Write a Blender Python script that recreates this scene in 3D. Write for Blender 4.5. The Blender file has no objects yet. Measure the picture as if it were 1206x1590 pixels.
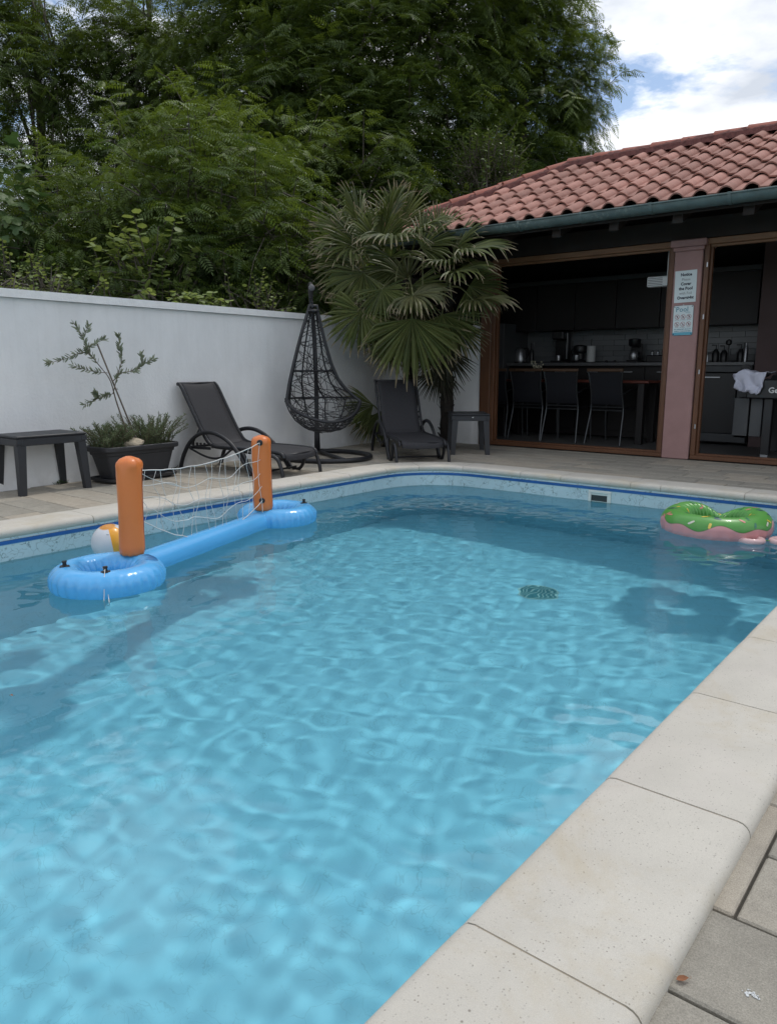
import bpy, math, random
import numpy as np
from mathutils import Vector, Matrix, noise
from math import sin, cos, pi, radians, sqrt, exp
random.seed(7)
rng = np.random.default_rng(11)
S = bpy.context.scene
COL = S.collection

# ------------------------------------------------------------------ camera
cam = bpy.data.objects.new('camera', bpy.data.cameras.new('camera'))
COL.objects.link(cam)
S.camera = cam
cam.location = (0, 0, 0.90)
cam.rotation_euler = (radians(90 - 10.86), 0, radians(39.1))
cam.data.sensor_fit = 'VERTICAL'
cam.data.sensor_height = 36
cam.data.lens = 36 * 1168 / 1590
cam.data.clip_start = 0.05
cam.data.clip_end = 3000

# ------------------------------------------------------------------ sun and sky
SUN_DIR = Vector((0.03, 0.47, 0.88)).normalized()      # towards the sun
sl = bpy.data.lights.new('sun', 'SUN')
sl.energy = 0.62
sl.angle = radians(3.0)
sl.color = (1.0, 0.95, 0.88)
sun = bpy.data.objects.new('sun', sl)
COL.objects.link(sun)
sun.rotation_euler = SUN_DIR.to_track_quat('Z', 'Y').to_euler()
sun.location = (0, 10, 20)

W = bpy.data.worlds.new('World')
S.world = W
W.use_nodes = True
nt = W.node_tree
nt.nodes.clear()
def wn(t, **k):
    n = nt.nodes.new(t)
    for a, b in k.items():
        setattr(n, a, b)
    return n
def wl(a, b): nt.links.new(a, b)
sky = wn('ShaderNodeTexSky', sky_type='NISHITA', sun_disc=False)
sky.sun_elevation = math.asin(SUN_DIR.z)
sky.sun_rotation = math.atan2(SUN_DIR.x, SUN_DIR.y)
sky.air_density = 1.0; sky.dust_density = 1.0; sky.ozone_density = 1.2
bg1 = wn('ShaderNodeBackground'); bg1.inputs[1].default_value = 0.07
wl(sky.outputs[0], bg1.inputs[0])
tc = wn('ShaderNodeTexCoord')
sep = wn('ShaderNodeSeparateXYZ'); wl(tc.outputs['Generated'], sep.inputs[0])
def wmath(op, a, b=None, clamp=False):
    n = wn('ShaderNodeMath', operation=op); n.use_clamp = clamp
    for i, v in enumerate((a, b)):
        if v is None: continue
        if isinstance(v, (int, float)): n.inputs[i].default_value = v
        else: wl(v, n.inputs[i])
    return n.outputs[0]
zz = wmath('ADD', wmath('MAXIMUM', sep.outputs[2], 0.0), 0.16)
cx_ = wmath('DIVIDE', sep.outputs[0], zz); cy_ = wmath('DIVIDE', sep.outputs[1], zz)
cmb = wn('ShaderNodeCombineXYZ'); wl(cx_, cmb.inputs[0]); wl(cy_, cmb.inputs[1])
cmb.inputs[2].default_value = 4.3
n1 = wn('ShaderNodeTexNoise'); n1.inputs['Scale'].default_value = 1.6; n1.inputs['Detail'].default_value = 10; n1.inputs['Roughness'].default_value = 0.58
n1.inputs['Distortion'].default_value = 0.35
wl(cmb.outputs[0], n1.inputs['Vector'])
n3 = wn('ShaderNodeTexNoise'); n3.inputs['Scale'].default_value = 5.0; n3.inputs['Detail'].default_value = 8; n3.inputs['Roughness'].default_value = 0.55
wl(cmb.outputs[0], n3.inputs['Vector'])
mask = wmath('ADD', wmath('MULTIPLY', n1.outputs[0], 0.72), wmath('MULTIPLY', n3.outputs[0], 0.28))
rp = wn('ShaderNodeValToRGB'); rp.color_ramp.elements[0].position = 0.44; rp.color_ramp.elements[1].position = 0.51
rp.color_ramp.elements[0].color = (0, 0, 0, 1); rp.color_ramp.elements[1].color = (1, 1, 1, 1)
wl(mask, rp.inputs[0])
n2 = wn('ShaderNodeTexNoise'); n2.inputs['Scale'].default_value = 3.0; n2.inputs['Detail'].default_value = 6
wl(cmb.outputs[0], n2.inputs['Vector'])
rc = wn('ShaderNodeValToRGB'); rc.color_ramp.elements[0].position = 0.35; rc.color_ramp.elements[1].position = 0.68
rc.color_ramp.elements[0].color = (0.36, 0.39, 0.44, 1); rc.color_ramp.elements[1].color = (0.82, 0.82, 0.82, 1)
wl(n2.outputs[0], rc.inputs[0])
bg2 = wn('ShaderNodeBackground'); wl(rc.outputs[0], bg2.inputs[0]); bg2.inputs[1].default_value = 1.0
mx = wn('ShaderNodeMixShader'); wl(rp.outputs[0], mx.inputs[0]); wl(bg1.outputs[0], mx.inputs[1]); wl(bg2.outputs[0], mx.inputs[2])
wo = wn('ShaderNodeOutputWorld'); wl(mx.outputs[0], wo.inputs[0])

S.view_settings.view_transform = 'Standard'
S.view_settings.look = 'None'
S.view_settings.exposure = 0.95
S.view_settings.gamma = 1
S.view_settings.use_curve_mapping = False
S.render.engine = 'CYCLES'
S.cycles.use_denoising = True
S.cycles.max_bounces = 10
S.cycles.transparent_max_bounces = 12
S.cycles.transmission_bounces = 6
S.cycles.caustics_refractive = True
S.cycles.caustics_reflective = False
S.cycles.blur_glossy = 0.6

# ------------------------------------------------------------------ helpers
class NB:
    """tiny node builder"""
    def __init__(s, m): s.t = m.node_tree
    def n(s, typ, ins=None, **k):
        nd = s.t.nodes.new(typ)
        for a, b in k.items(): setattr(nd, a, b)
        for a, b in (ins or {}).items():
            if isinstance(b, bpy.types.NodeSocket): s.t.links.new(b, nd.inputs[a])
            else: nd.inputs[a].default_value = b
        return nd
    def noise(s, vec, sc, det=4, rough=0.5, dist=0.0):
        return s.n('ShaderNodeTexNoise', {'Vector': vec, 'Scale': sc, 'Detail': det, 'Roughness': rough, 'Distortion': dist}).outputs[0]
    def ramp(s, f, stops):
        r = s.n('ShaderNodeValToRGB', {0: f})
        e = r.color_ramp.elements
        while len(e) < len(stops): e.new(0.5)
        for i, (p, c) in enumerate(stops):
            e[i].position = p
            e[i].color = (c, c, c, 1) if isinstance(c, (int, float)) else (*c, 1)
        return r.outputs[0]
    def mix(s, f, a, b, bt='MIX'):
        m = s.n('ShaderNodeMix', data_type='RGBA', blend_type=bt)
        for i, v in ((0, f), (6, a), (7, b)):
            if isinstance(v, bpy.types.NodeSocket): s.t.links.new(v, m.inputs[i])
            elif isinstance(v, (int, float)): m.inputs[i].default_value = v if i == 0 else (v, v, v, 1)
            else: m.inputs[i].default_value = (*v, 1)
        return m.outputs[2]
    def math(s, op, a, b=None, c=None):
        m = s.n('ShaderNodeMath', operation=op)
        for i, v in enumerate((a, b, c)):
            if v is None: continue
            if isinstance(v, bpy.types.NodeSocket): s.t.links.new(v, m.inputs[i])
            else: m.inputs[i].default_value = v
        return m.outputs[0]

def material(name, col, rough=0.6, metal=0.0, var=0.12, vs=4.0, bump=0.0, bs=60.0, spec=0.5, objvar=0.0, build=None, transl=0.0, coat=0.0, coords='Object'):
    m = bpy.data.materials.new(name); m.use_nodes = True
    b = NB(m); bs_ = m.node_tree.nodes['Principled BSDF']
    tcn = b.n('ShaderNodeTexCoord').outputs[coords]
    lo = tuple(c * (1 - var) for c in col); hi = tuple(min(1, c * (1 + var)) for c in col)
    f = b.noise(tcn, vs, 5, 0.6)
    c = b.ramp(f, [(0.3, lo), (0.7, hi)])
    if objvar:
        oi = b.n('ShaderNodeObjectInfo').outputs['Random']
        c = b.mix(1.0, c, b.ramp(oi, [(0, 1 - objvar), (1, 1 + objvar)]), 'MULTIPLY')
    if build: c = build(b, tcn, c, bs_) or c
    b.t.links.new(c, bs_.inputs['Base Color'])
    bs_.inputs['Roughness'].default_value = rough
    bs_.inputs['Metallic'].default_value = metal
    bs_.inputs['Specular IOR Level'].default_value = spec
    bs_.inputs['Coat Weight'].default_value = coat
    if bump:
        h = b.noise(tcn, bs, 6, 0.65)
        bn = b.n('ShaderNodeBump', {'Height': h, 'Strength': bump, 'Distance': 0.01})
        b.t.links.new(bn.outputs[0], bs_.inputs['Normal'])
    if transl:
        out = m.node_tree.nodes['Material Output']
        tr = b.n('ShaderNodeBsdfTranslucent', {'Color': c})
        hs = b.n('ShaderNodeHueSaturation', {'Color': c, 'Value': 1.6, 'Saturation': 1.1, 'Hue': 0.485})
        b.t.links.new(hs.outputs[0], tr.inputs['Color'])
        ms = b.n('ShaderNodeMixShader', {0: transl}); b.t.links.new(bs_.outputs[0], ms.inputs[1]); b.t.links.new(tr.outputs[0], ms.inputs[2])
        b.t.links.new(ms.outputs[0], out.inputs[0])
    return m

def mesh(name, V, F, mats=None, smooth=False, mi=None):
    me = bpy.data.meshes.new(name)
    me.from_pydata([tuple(v) for v in V], [], [tuple(f) for f in F])
    for m in (mats if isinstance(mats, (list, tuple)) else [mats] if mats else []): me.materials.append(m)
    if smooth: me.polygons.foreach_set('use_smooth', [True] * len(me.polygons))
    if mi: me.polygons.foreach_set('material_index', mi)
    me.update()
    return me
def np_mesh(name, V, Q, mat, smooth=False, tint=None, uv=None):
    """V (n,3) float, Q (m,k) int"""
    me = bpy.data.meshes.new(name)
    k = Q.shape[1]
    me.vertices.add(len(V)); me.vertices.foreach_set('co', V.astype(np.float32).ravel())
    me.loops.add(Q.size); me.loops.foreach_set('vertex_index', Q.astype(np.int32).ravel())
    me.polygons.add(len(Q)); me.polygons.foreach_set('loop_start', np.arange(0, Q.size, k, dtype=np.int32))
    try: me.polygons.foreach_set('loop_total', np.full(len(Q), k, dtype=np.int32))
    except Exception: pass
    me.materials.append(mat)
    if tint is not None:
        a = me.attributes.new('tint', 'FLOAT', 'POINT'); a.data.foreach_set('value', tint.astype(np.float32))
    if uv is not None:
        l = me.uv_layers.new(name='UVMap'); l.data.foreach_set('uv', uv[Q.ravel()].astype(np.float32).ravel())
    me.update(calc_edges=True)
    if smooth: me.polygons.foreach_set('use_smooth', np.ones(len(Q), dtype=bool))
    return me
def ob(name, me, parent=None, loc=None, rot=None, **props):
    o = bpy.data.objects.new(name, me); COL.objects.link(o)
    if parent: o.parent = parent
    if loc is not None: o.location = loc
    if rot is not None: o.rotation_euler = rot
    for k, v in props.items(): o[k] = v
    return o
def thing(name, label, cat, loc=(0, 0, 0), rz=0.0, group=None, me=None):
    o = ob(name, me, None, loc, (0, 0, rz), label=label, category=cat, kind='thing')
    if group: o['group'] = group
    return o
def struct(name, me=None, loc=None, parent=None):
    return ob(name, me, parent, loc, None, kind='structure') if not parent else ob(name, me, parent, loc)
def copy_tree(o, parent=None):
    c = o.copy(); COL.objects.link(c)
    if parent: c.parent = parent
    for ch in o.children: copy_tree(ch, c)
    return c

class G:
    """geometry collector"""
    def __init__(s): s.V = []; s.F = []; s.I = []
    def add(s, V, F, mi=0):
        b = len(s.V); s.V += [tuple(v) for v in V]; s.F += [tuple(i + b for i in f) for f in F]; s.I += [mi] * len(F); return s
    def box(s, x0, x1, y0, y1, z0, z1, mi=0, c=0.0):
        if x0 > x1: x0, x1 = x1, x0
        if y0 > y1: y0, y1 = y1, y0
        if z0 > z1: z0, z1 = z1, z0
        c = min(c, (x1 - x0) / 2.01, (y1 - y0) / 2.01, (z1 - z0) / 2.01)
        if c <= 0:
            V = [(x, y, z) for z in (z0, z1) for x, y in ((x0, y0), (x1, y0), (x1, y1), (x0, y1))]
            F = [(3, 2, 1, 0), (4, 5, 6, 7), (0, 1, 5, 4), (1, 2, 6, 5), (2, 3, 7, 6), (3, 0, 4, 7)]
            return s.add(V, F, mi)
        V = []
        idx = {}
        for iz, z in enumerate((z0, z1)):
            for iy, y in enumerate((y0, y1)):
                for ix, x in enumerate((x0, x1)):
                    sx, sy, sz = (c, -c)[ix], (c, -c)[iy], (c, -c)[iz]
                    idx[ix, iy, iz, 'x'] = len(V); V.append((x, y + sy, z + sz))
                    idx[ix, iy, iz, 'y'] = len(V); V.append((x + sx, y, z + sz))
                    idx[ix, iy, iz, 'z'] = len(V); V.append((x + sx, y + sy, z))
        F = []
        P = lambda a, b, c_, k: idx[a, b, c_, k]
        for i in (0, 1):
            f = [P(i, 0, 0, 'x'), P(i, 1, 0, 'x'), P(i, 1, 1, 'x'), P(i, 0, 1, 'x')]; F.append(f if i else f[::-1])
            f = [P(0, i, 0, 'y'), P(0, i, 1, 'y'), P(1, i, 1, 'y'), P(1, i, 0, 'y')]; F.append(f if i else f[::-1])
            f = [P(0, 0, i, 'z'), P(1, 0, i, 'z'), P(1, 1, i, 'z'), P(0, 1, i, 'z')]; F.append(f if i else f[::-1])
        for a in (0, 1):
            for b in (0, 1):
                F.append([P(a, b, 0, 'x'), P(a, b, 0, 'y'), P(a, b, 1, 'y'), P(a, b, 1, 'x')] if (a != b) else [P(a, b, 0, 'y'), P(a, b, 0, 'x'), P(a, b, 1, 'x'), P(a, b, 1, 'y')])
                F.append([P(a, 0, b, 'x'), P(a, 0, b, 'z'), P(a, 1, b, 'z'), P(a, 1, b, 'x')] if (a == b) else [P(a, 0, b, 'z'), P(a, 0, b, 'x'), P(a, 1, b, 'x'), P(a, 1, b, 'z')])
                F.append([P(0, a, b, 'y'), P(0, a, b, 'z'), P(1, a, b, 'z'), P(1, a, b, 'y')] if (a != b) else [P(0, a, b, 'z'), P(0, a, b, 'y'), P(1, a, b, 'y'), P(1, a, b, 'z')])
                for d in (0, 1):
                    t = [P(a, b, d, 'x'), P(a, b, d, 'y'), P(a, b, d, 'z')]
                    F.append(t if (a + b + d) % 2 else t[::-1])
        return s.add(V, F, mi)
    def tube(s, pts, r, n=8, mi=0, closed=False, cap=True, sq=1.0):
        pts = [Vector(p) for p in pts]; N = len(pts)
        if not hasattr(r, '__len__'): r = [r] * N
        up = None; V = []; F = []
        for i, p in enumerate(pts):
            if closed: t = pts[(i + 1) % N] - pts[i - 1]
            else: t = pts[min(i + 1, N - 1)] - pts[max(i - 1, 0)]
            if t.length < 1e-9: t = Vector((0, 0, 1))
            t.normalize()
            if up is None:
                up = Vector((0, 0, 1)) if abs(t.z) < 0.9 else Vector((1, 0, 0))
            u = (up - t * up.dot(t))
            if u.length < 1e-6: u = t.orthogonal()
            u.normalize(); up = u; w = t.cross(u)
            for k in range(n):
                a = 2 * pi * k / n
                V.append(p + u * (cos(a) * r[i] * sq) + w * (sin(a) * r[i]))
        M = N if closed else N - 1
        for i in range(M):
            for k in range(n):
                a = i * n + k; b = i * n + (k + 1) % n; c = ((i + 1) % N) * n + (k + 1) % n; d = ((i + 1) % N) * n + k
                F.append((a, b, c, d))
        if cap and not closed:
            F.append(tuple(range(n))[::-1]); F.append(tuple((N - 1) * n + k for k in range(n)))
        return s.add(V, F, mi)
    def lathe(s, prof, n=24, c=(0, 0, 0), mi=0, cap=True):
        V = []; F = []
        for r, z in prof:
            for k in range(n):
                a = 2 * pi * k / n; V.append((c[0] + r * cos(a), c[1] + r * sin(a), c[2] + z))
        for i in range(len(prof) - 1):
            for k in range(n):
                F.append((i * n + k, i * n + (k + 1) % n, (i + 1) * n + (k + 1) % n, (i + 1) * n + k))
        if cap:
            F.append(tuple(range(n))[::-1]); F.append(tuple((len(prof) - 1) * n + k for k in range(n)))
        return s.add(V, F, mi)
    def me(s, name, mats, smooth=False):
        m = mesh(name, s.V, s.F, mats, smooth, s.I if isinstance(mats, (list, tuple)) and len(mats) > 1 else None)
        if smooth == 'auto':
            m.polygons.foreach_set('use_smooth', [True] * len(m.polygons)); m.update()
            try: m.set_sharp_from_angle(angle=radians(38))
            except Exception: pass
        return m
def bez(pts, n=12):
    """Catmull-Rom through points"""
    P = [Vector(p) for p in pts]; out = []
    for i in range(len(P) - 1):
        p0, p1, p2, p3 = P[max(i - 1, 0)], P[i], P[i + 1], P[min(i + 2, len(P) - 1)]
        for k in range(n):
            t = k / n
            out.append(0.5 * ((2 * p1) + (p2 - p0) * t + (2 * p0 - 5 * p1 + 4 * p2 - p3) * t * t + (3 * p1 - p0 - 3 * p2 + p3) * t ** 3))
    out.append(P[-1]); return out
def text_me(txt, size, mat, ext=0.0008, align='CENTER', bold=0.0):
    cu = bpy.data.curves.new('t', 'FONT'); cu.body = txt; cu.size = size; cu.extrude = ext; cu.align_x = align; cu.offset = bold
    cu.resolution_u = 2
    o = bpy.data.objects.new('t', cu); COL.objects.link(o)
    dg = bpy.context.evaluated_depsgraph_get(); dg.update()
    m = bpy.data.meshes.new_from_object(o.evaluated_get(dg)); m.materials.clear(); m.materials.append(mat)
    bpy.data.objects.remove(o); bpy.data.curves.remove(cu)
    return m

# ------------------------------------------------------------------ materials
def limestone(b, tcn, c, bs):
    w = b.n('ShaderNodeNewGeometry').outputs['Position']
    v = b.n('ShaderNodeTexVoronoi', {'Vector': w, 'Scale': 170.0, 'Randomness': 1.0})
    sel = b.ramp(b.noise(w, 55, 3, 0.6), [(0.46, 0), (0.6, 1)])
    spots = b.ramp(v.outputs['Distance'], [(0.16, 1), (0.30, 0)])
    cellr = b.n('ShaderNodeSeparateColor', {0: v.outputs['Color']}).outputs[0]
    some = b.ramp(cellr, [(0.55, 0), (0.6, 1)])
    f = b.math('MULTIPLY', b.math('MULTIPLY', spots, some), b.math('ADD', b.math('MULTIPLY', sel, 0.6), 0.25))
    c = b.mix(f, c, (0.24, 0.22, 0.19))
    v2 = b.n('ShaderNodeTexVoronoi', {'Vector': w, 'Scale': 46.0})
    sp2 = b.ramp(v2.outputs['Distance'], [(0.07, 1), (0.13, 0)])
    r2 = b.ramp(b.n('ShaderNodeSeparateColor', {0: v2.outputs['Color']}).outputs[1], [(0.72, 0), (0.75, 1)])
    c = b.mix(b.math('MULTIPLY', b.math('MULTIPLY', sp2, r2), 0.75), c, (0.19, 0.17, 0.14))
    grain = b.noise(w, 700, 2, 0.7)
    c = b.mix(1.0, c, b.ramp(grain, [(0.25, 0.86), (0.75, 1.12)]), 'MULTIPLY')
    stain = b.ramp(b.noise(w, 3.1, 6, 0.7, 0.4), [(0.52, 0), (0.72, 1)])
    c = b.mix(b.math('MULTIPLY', stain, 0.55), c, (0.44, 0.37, 0.25))
    pink = b.ramp(b.noise(w, 1.7, 4, 0.6), [(0.5, 0), (0.7, 1)])
    c = b.mix(b.math('MULTIPLY', pink, 0.3), c, (0.55, 0.49, 0.47))
    return c
M_cop = material('coping_limestone', (0.53, 0.505, 0.45), 0.72, var=0.06, vs=6, bump=0.25, bs=420, objvar=0.035, build=limestone, spec=0.3)
M_grout = material('grout', (0.30, 0.26, 0.20), 0.9, var=0.2, vs=40)
def paver(b, tcn, c, bs):
    w = b.n('ShaderNodeNewGeometry').outputs['Position']
    oi = b.n('ShaderNodeObjectInfo').outputs['Random']
    tan = b.ramp(b.math('ADD', b.math('MULTIPLY', oi, 0.6), b.math('MULTIPLY', b.noise(w, 2.3, 3), 0.6)), [(0.5, 0), (0.8, 1)])
    c = b.mix(b.math('MULTIPLY', tan, 0.42), c, (0.40, 0.335, 0.26))
    c = b.mix(1.0, c, b.ramp(b.noise(w, 380, 3, 0.8), [(0.3, 0.68), (0.7, 1.28)]), 'MULTIPLY')
    c = b.mix(1.0, c, b.ramp(b.noise(w, 25, 5, 0.7), [(0.3, 0.88), (0.7, 1.1)]), 'MULTIPLY')
    return c
M_pav = material('concrete_paver', (0.33, 0.31, 0.265), 0.88, var=0.12, vs=3, bump=0.35, bs=260, objvar=0.13, build=paver, spec=0.25)
M_sand = material('joint_sand', (0.07, 0.065, 0.055), 0.95, var=0.3, vs=30)
M_soil = material('soil_grass', (0.05, 0.06, 0.025), 0.95, var=0.4, vs=2)
def stucco(b, tcn, c, bs):
    w = b.n('ShaderNodeNewGeometry').outputs['Position']
    s = b.n('ShaderNodeMapping', {'Vector': w, 'Scale': (3, 3, 1.6)}).outputs[0]
    c = b.mix(1.0, c, b.ramp(b.noise(s, 1.6, 7, 0.65), [(0.3, 0.93), (0.7, 1.03)]), 'MULTIPLY')
    z = b.n('ShaderNodeSeparateXYZ', {0: w}).outputs[2]
    st = b.n('ShaderNodeMapping', {'Vector': w, 'Scale': (9, 9, .35)}).outputs[0]
    sf = b.math('MULTIPLY', b.ramp(z, [(.75, 0), (1.0, 1)]), b.ramp(b.noise(st, 2.2, 5, .6), [(.52, 0), (.75, 1)]))
    c = b.mix(b.math('MULTIPLY', sf, .10), c, (.45, .45, .42))
    d = b.math('MULTIPLY', b.ramp(z, [(0.0, 1), (0.22, 0)]), b.ramp(b.noise(w, 7, 6, 0.7), [(0.4, 0), (0.7, 1)]))
    c = b.mix(b.math('MULTIPLY', d, 0.35), c, (0.42, 0.41, 0.37))
    return c
M_wall = material('white_stucco', (0.80, 0.81, 0.815), 0.85, var=0.015, vs=2, bump=0.35, bs=45, build=stucco, spec=0.3)
M_cap = material('wall_cap_white', (0.78, 0.79, 0.79), 0.75, var=0.05, vs=12, bump=0.3, bs=60, spec=0.3)
M_pink = material('pink_render', (0.34, 0.205, 0.195), 0.85, var=0.1, vs=5, bump=0.3, bs=120)
def wood_b(b, tcn, c, bs):
    s = b.n('ShaderNodeMapping', {'Vector': tcn, 'Scale': (1.2, 1.2, 14)}).outputs[0]
    return b.mix(1.0, c, b.ramp(b.noise(s, 4, 6, 0.7), [(0.3, 0.75), (0.7, 1.2)]), 'MULTIPLY')
def wood_v(b, tcn, c, bs):
    s = b.n('ShaderNodeMapping', {'Vector': tcn, 'Scale': (14, 14, 0.8)}).outputs[0]
    return b.mix(1.0, c, b.ramp(b.noise(s, 4, 6, 0.7), [(0.3, 0.7), (0.7, 1.2)]), 'MULTIPLY')
M_wood = material('brown_frame_wood', (0.12, 0.05, 0.022), 0.5, var=0.15, vs=3, build=wood_v)
M_woodh = material('brown_header_wood', (0.19, 0.095, 0.045), 0.5, var=0.15, vs=3, build=wood_b)
M_dark = material('dark_rafter_wood', (0.016, 0.011, 0.009), 0.75, var=0.3, vs=6)
def tile_b(b, tcn, c, bs):
    w = b.n('ShaderNodeNewGeometry').outputs['Position']
    c = b.mix(1.0, c, b.ramp(b.noise(w, 160, 4, 0.7), [(0.3, 0.85), (0.7, 1.12)]), 'MULTIPLY')
    d = b.ramp(b.noise(w, 9, 7, 0.75), [(0.52, 0), (0.75, 1)])
    c = b.mix(b.math('MULTIPLY', d, 0.35), c, (0.23, 0.17, 0.15))
    return c
M_tile = material('terracotta_tile', (0.36, 0.185, 0.150), 0.8, var=0.12, vs=6, bump=0.15, bs=220, objvar=0.22, build=tile_b, spec=0.3)
M_ridge = material('ridge_tile', (0.33, 0.12, 0.09), 0.75, var=0.12, vs=5, objvar=0.08, build=tile_b, spec=0.3)
M_mortar = material('red_mortar', (0.12, 0.045, 0.04), 0.95, var=0.35, vs=25, bump=0.6, bs=60)
def zinc(b, tcn, c, bs):
    w = b.n('ShaderNodeNewGeometry').outputs['Position']
    f = b.ramp(b.noise(w, 22, 8, 0.75), [(0.52, 0), (0.6, 1)])
    z = b.n('ShaderNodeSeparateXYZ', {0: w}).outputs[0]
    f = b.math('MULTIPLY', f, b.ramp(b.noise(w, 1.4, 2), [(0.42, 0.1), (0.6, 0.9)]))
    return b.mix(b.math('MULTIPLY', f, 0.6), c, (0.30, 0.34, 0.32))
M_zinc = material('zinc_gutter', (0.085, 0.125, 0.125), 0.55, 0.15, var=0.2, vs=8, build=zinc)
# pool liner: pale aqua sheet with printed grey marble veins
def liner(b, tcn, c, bs, AMP=.22):
    w = b.n('ShaderNodeNewGeometry').outputs['Position']
    warp = b.n('ShaderNodeTexNoise', {'Vector': w, 'Scale': 5.0, 'Detail': 5.0}).outputs['Color']
    wv = b.n('ShaderNodeVectorMath', {0: warp, 1: (0.45, 0.45, 0.45)}, operation='MULTIPLY').outputs[0]
    ww = b.n('ShaderNodeVectorMath', {0: w, 1: wv}, operation='ADD').outputs[0]
    out = c
    for sc, wd, am in ((5.5, 0.016, 1.0), (13.0, 0.03, 0.9)):
        v = b.n('ShaderNodeTexVoronoi', {'Vector': ww, 'Scale': sc, 'Randomness': 1.0}, feature='DISTANCE_TO_EDGE')
        ln = b.ramp(v.outputs['Distance'], [(0.0, 1), (wd, 0)])
        gate = b.ramp(b.noise(w, 3.2 if sc < 10 else 6.0, 4, 0.7, 0.5), [(0.46, 0), (0.54, 1)])
        out = b.mix(b.math('MULTIPLY', b.math('MULTIPLY', ln, gate), am * AMP), out, (0.10, 0.16, 0.17))
    patch = b.ramp(b.noise(w, 4.5, 6, 0.7, 0.3), [(0.45, 0), (0.75, 1)])
    out = b.mix(b.math('MULTIPLY', patch, 0.16), out, (0.22, 0.42, 0.45))
    return out
M_liner = material('pool_liner', (0.50, 0.715, 0.81), 0.45, var=0.05, vs=3, build=liner)
M_liner2 = material('liner_border_print', (0.46, 0.60, 0.64), 0.45, var=0.05, vs=3, build=lambda b, t, c, bs: liner(b, t, c, bs, 1.0))
M_band = material('blue_liner_band', (0.015, 0.10, 0.33), 0.4, var=0.15, vs=10)
M_band2 = material('blue_liner_track', (0.04, 0.20, 0.45), 0.4, var=0.1, vs=10)
M_white_pl = material('white_plastic', (0.62, 0.66, 0.62), 0.4, var=0.04)
M_hole = material('skimmer_dark', (0.02, 0.03, 0.03), 0.6)
M_water = bpy.data.materials.new('pool_water'); M_water.use_nodes = True
t_ = M_water.node_tree; t_.nodes.clear()
g_ = t_.nodes.new('ShaderNodeBsdfRefraction'); g_.inputs['IOR'].default_value = 1.333; g_.inputs['Roughness'].default_value = 0.0
g_.inputs['Color'].default_value = (0.64, 0.935, 1.0, 1)
gl = t_.nodes.new('ShaderNodeBsdfGlossy'); gl.inputs['Roughness'].default_value = 0.02
fr = t_.nodes.new('ShaderNodeFresnel'); fr.inputs['IOR'].default_value = 1.333
mm = t_.nodes.new('ShaderNodeMixShader')
o_ = t_.nodes.new('ShaderNodeOutputMaterial')
t_.links.new(fr.outputs[0], mm.inputs[0]); t_.links.new(g_.outputs[0], mm.inputs[1]); t_.links.new(gl.outputs[0], mm.inputs[2])
t_.links.new(mm.outputs[0], o_.inputs[0])

# ------------------------------------------------------------------ pool
XL, XR, YN, YF = -4.16, -0.585, -1.6, 5.63       # inner coping line
RI = 0.56; CW = 0.30
def path(off, step=0.06):
    """closed outline of the pool, offset outwards by off, starting on the right side at the near end, going +Y"""
    P = []
    r = RI + off
    cs = [(XR - RI, YF - RI, 0), (XL + RI, YF - RI, 90), (XL + RI, YN + RI, 180), (XR - RI, YN + RI, 270)]
    for cxx, cyy, a0 in cs:
        for k in range(0, 13):
            a = radians(a0 + 90 * k / 12); P.append((cxx + r * cos(a), cyy + r * sin(a)))
    return P
wallp = path(0.012)
n = len(wallp)
ZB, ZW = -1.42, -0.149
bands = [(-0.02, -0.034, M_liner2), (-0.034, -0.052, M_band), (-0.052, -0.058, M_band2), (-0.058, -0.20, M_liner2), (-0.20, ZB, M_liner)]
pool = struct('swimming_pool')
for i, (za, zb, mt) in enumerate(bands):
    g = G()
    rows = 1 if i < 4 else 10
    for rr in range(rows):
        z1 = za + (zb - za) * rr / rows; z2 = za + (zb - za) * (rr + 1) / rows
        off = 0.0 if i != 1 else 0.006
        pp = path(0.012 - off)
        V = [(x, y, z1) for x, y in pp] + [(x, y, z2) for x, y in pp]
        g.add(V, [(k, (k + 1) % n, n + (k + 1) % n, n + k) for k in range(n)])
    ob(('liner_top_edge', 'blue_band', 'liner_track', 'liner_border', 'liner_wall')[i], g.me('liner', mt, True), pool)
g = G(); pp = path(0.012)
g.add([(x, y, ZB) for x, y in pp], [tuple(range(n))])
ob('liner_floor', g.me('liner_floor', M_liner), pool)
# skimmer in the far wall
sk = ob('skimmer', None, pool, (-2.42, YF + 0.012, -0.128))
g = G()
for a in ((-.094, .094, .066, .046), (-.094, .094, -.04, -.062)):
    g.box(a[0], a[1], -0.012, 0.01, a[3], a[2], 0, 0.003)
for a in ((-.094, -.070), (.064, .094)):
    g.box(a[0], a[1], -0.0115, 0.01, -0.04, 0.046, 0, 0.002)
g.box(-.07, .064, -0.004, 0.004, 0.030, 0.046)
ob('skimmer_frame', g.me('skimmer_frame', M_white_pl), sk)
g = G(); g.box(-.07, .064, -0.0035, 0.0, -0.04, 0.03)
ob('skimmer_mouth', g.me('skimmer_mouth', M_hole), sk)
g = G(); g.box(-.068, .062, -0.0045, -0.0038, -0.04, -0.018)
ob('skimmer_flap', g.me('skimmer_flap', M_white_pl), sk)
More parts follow.
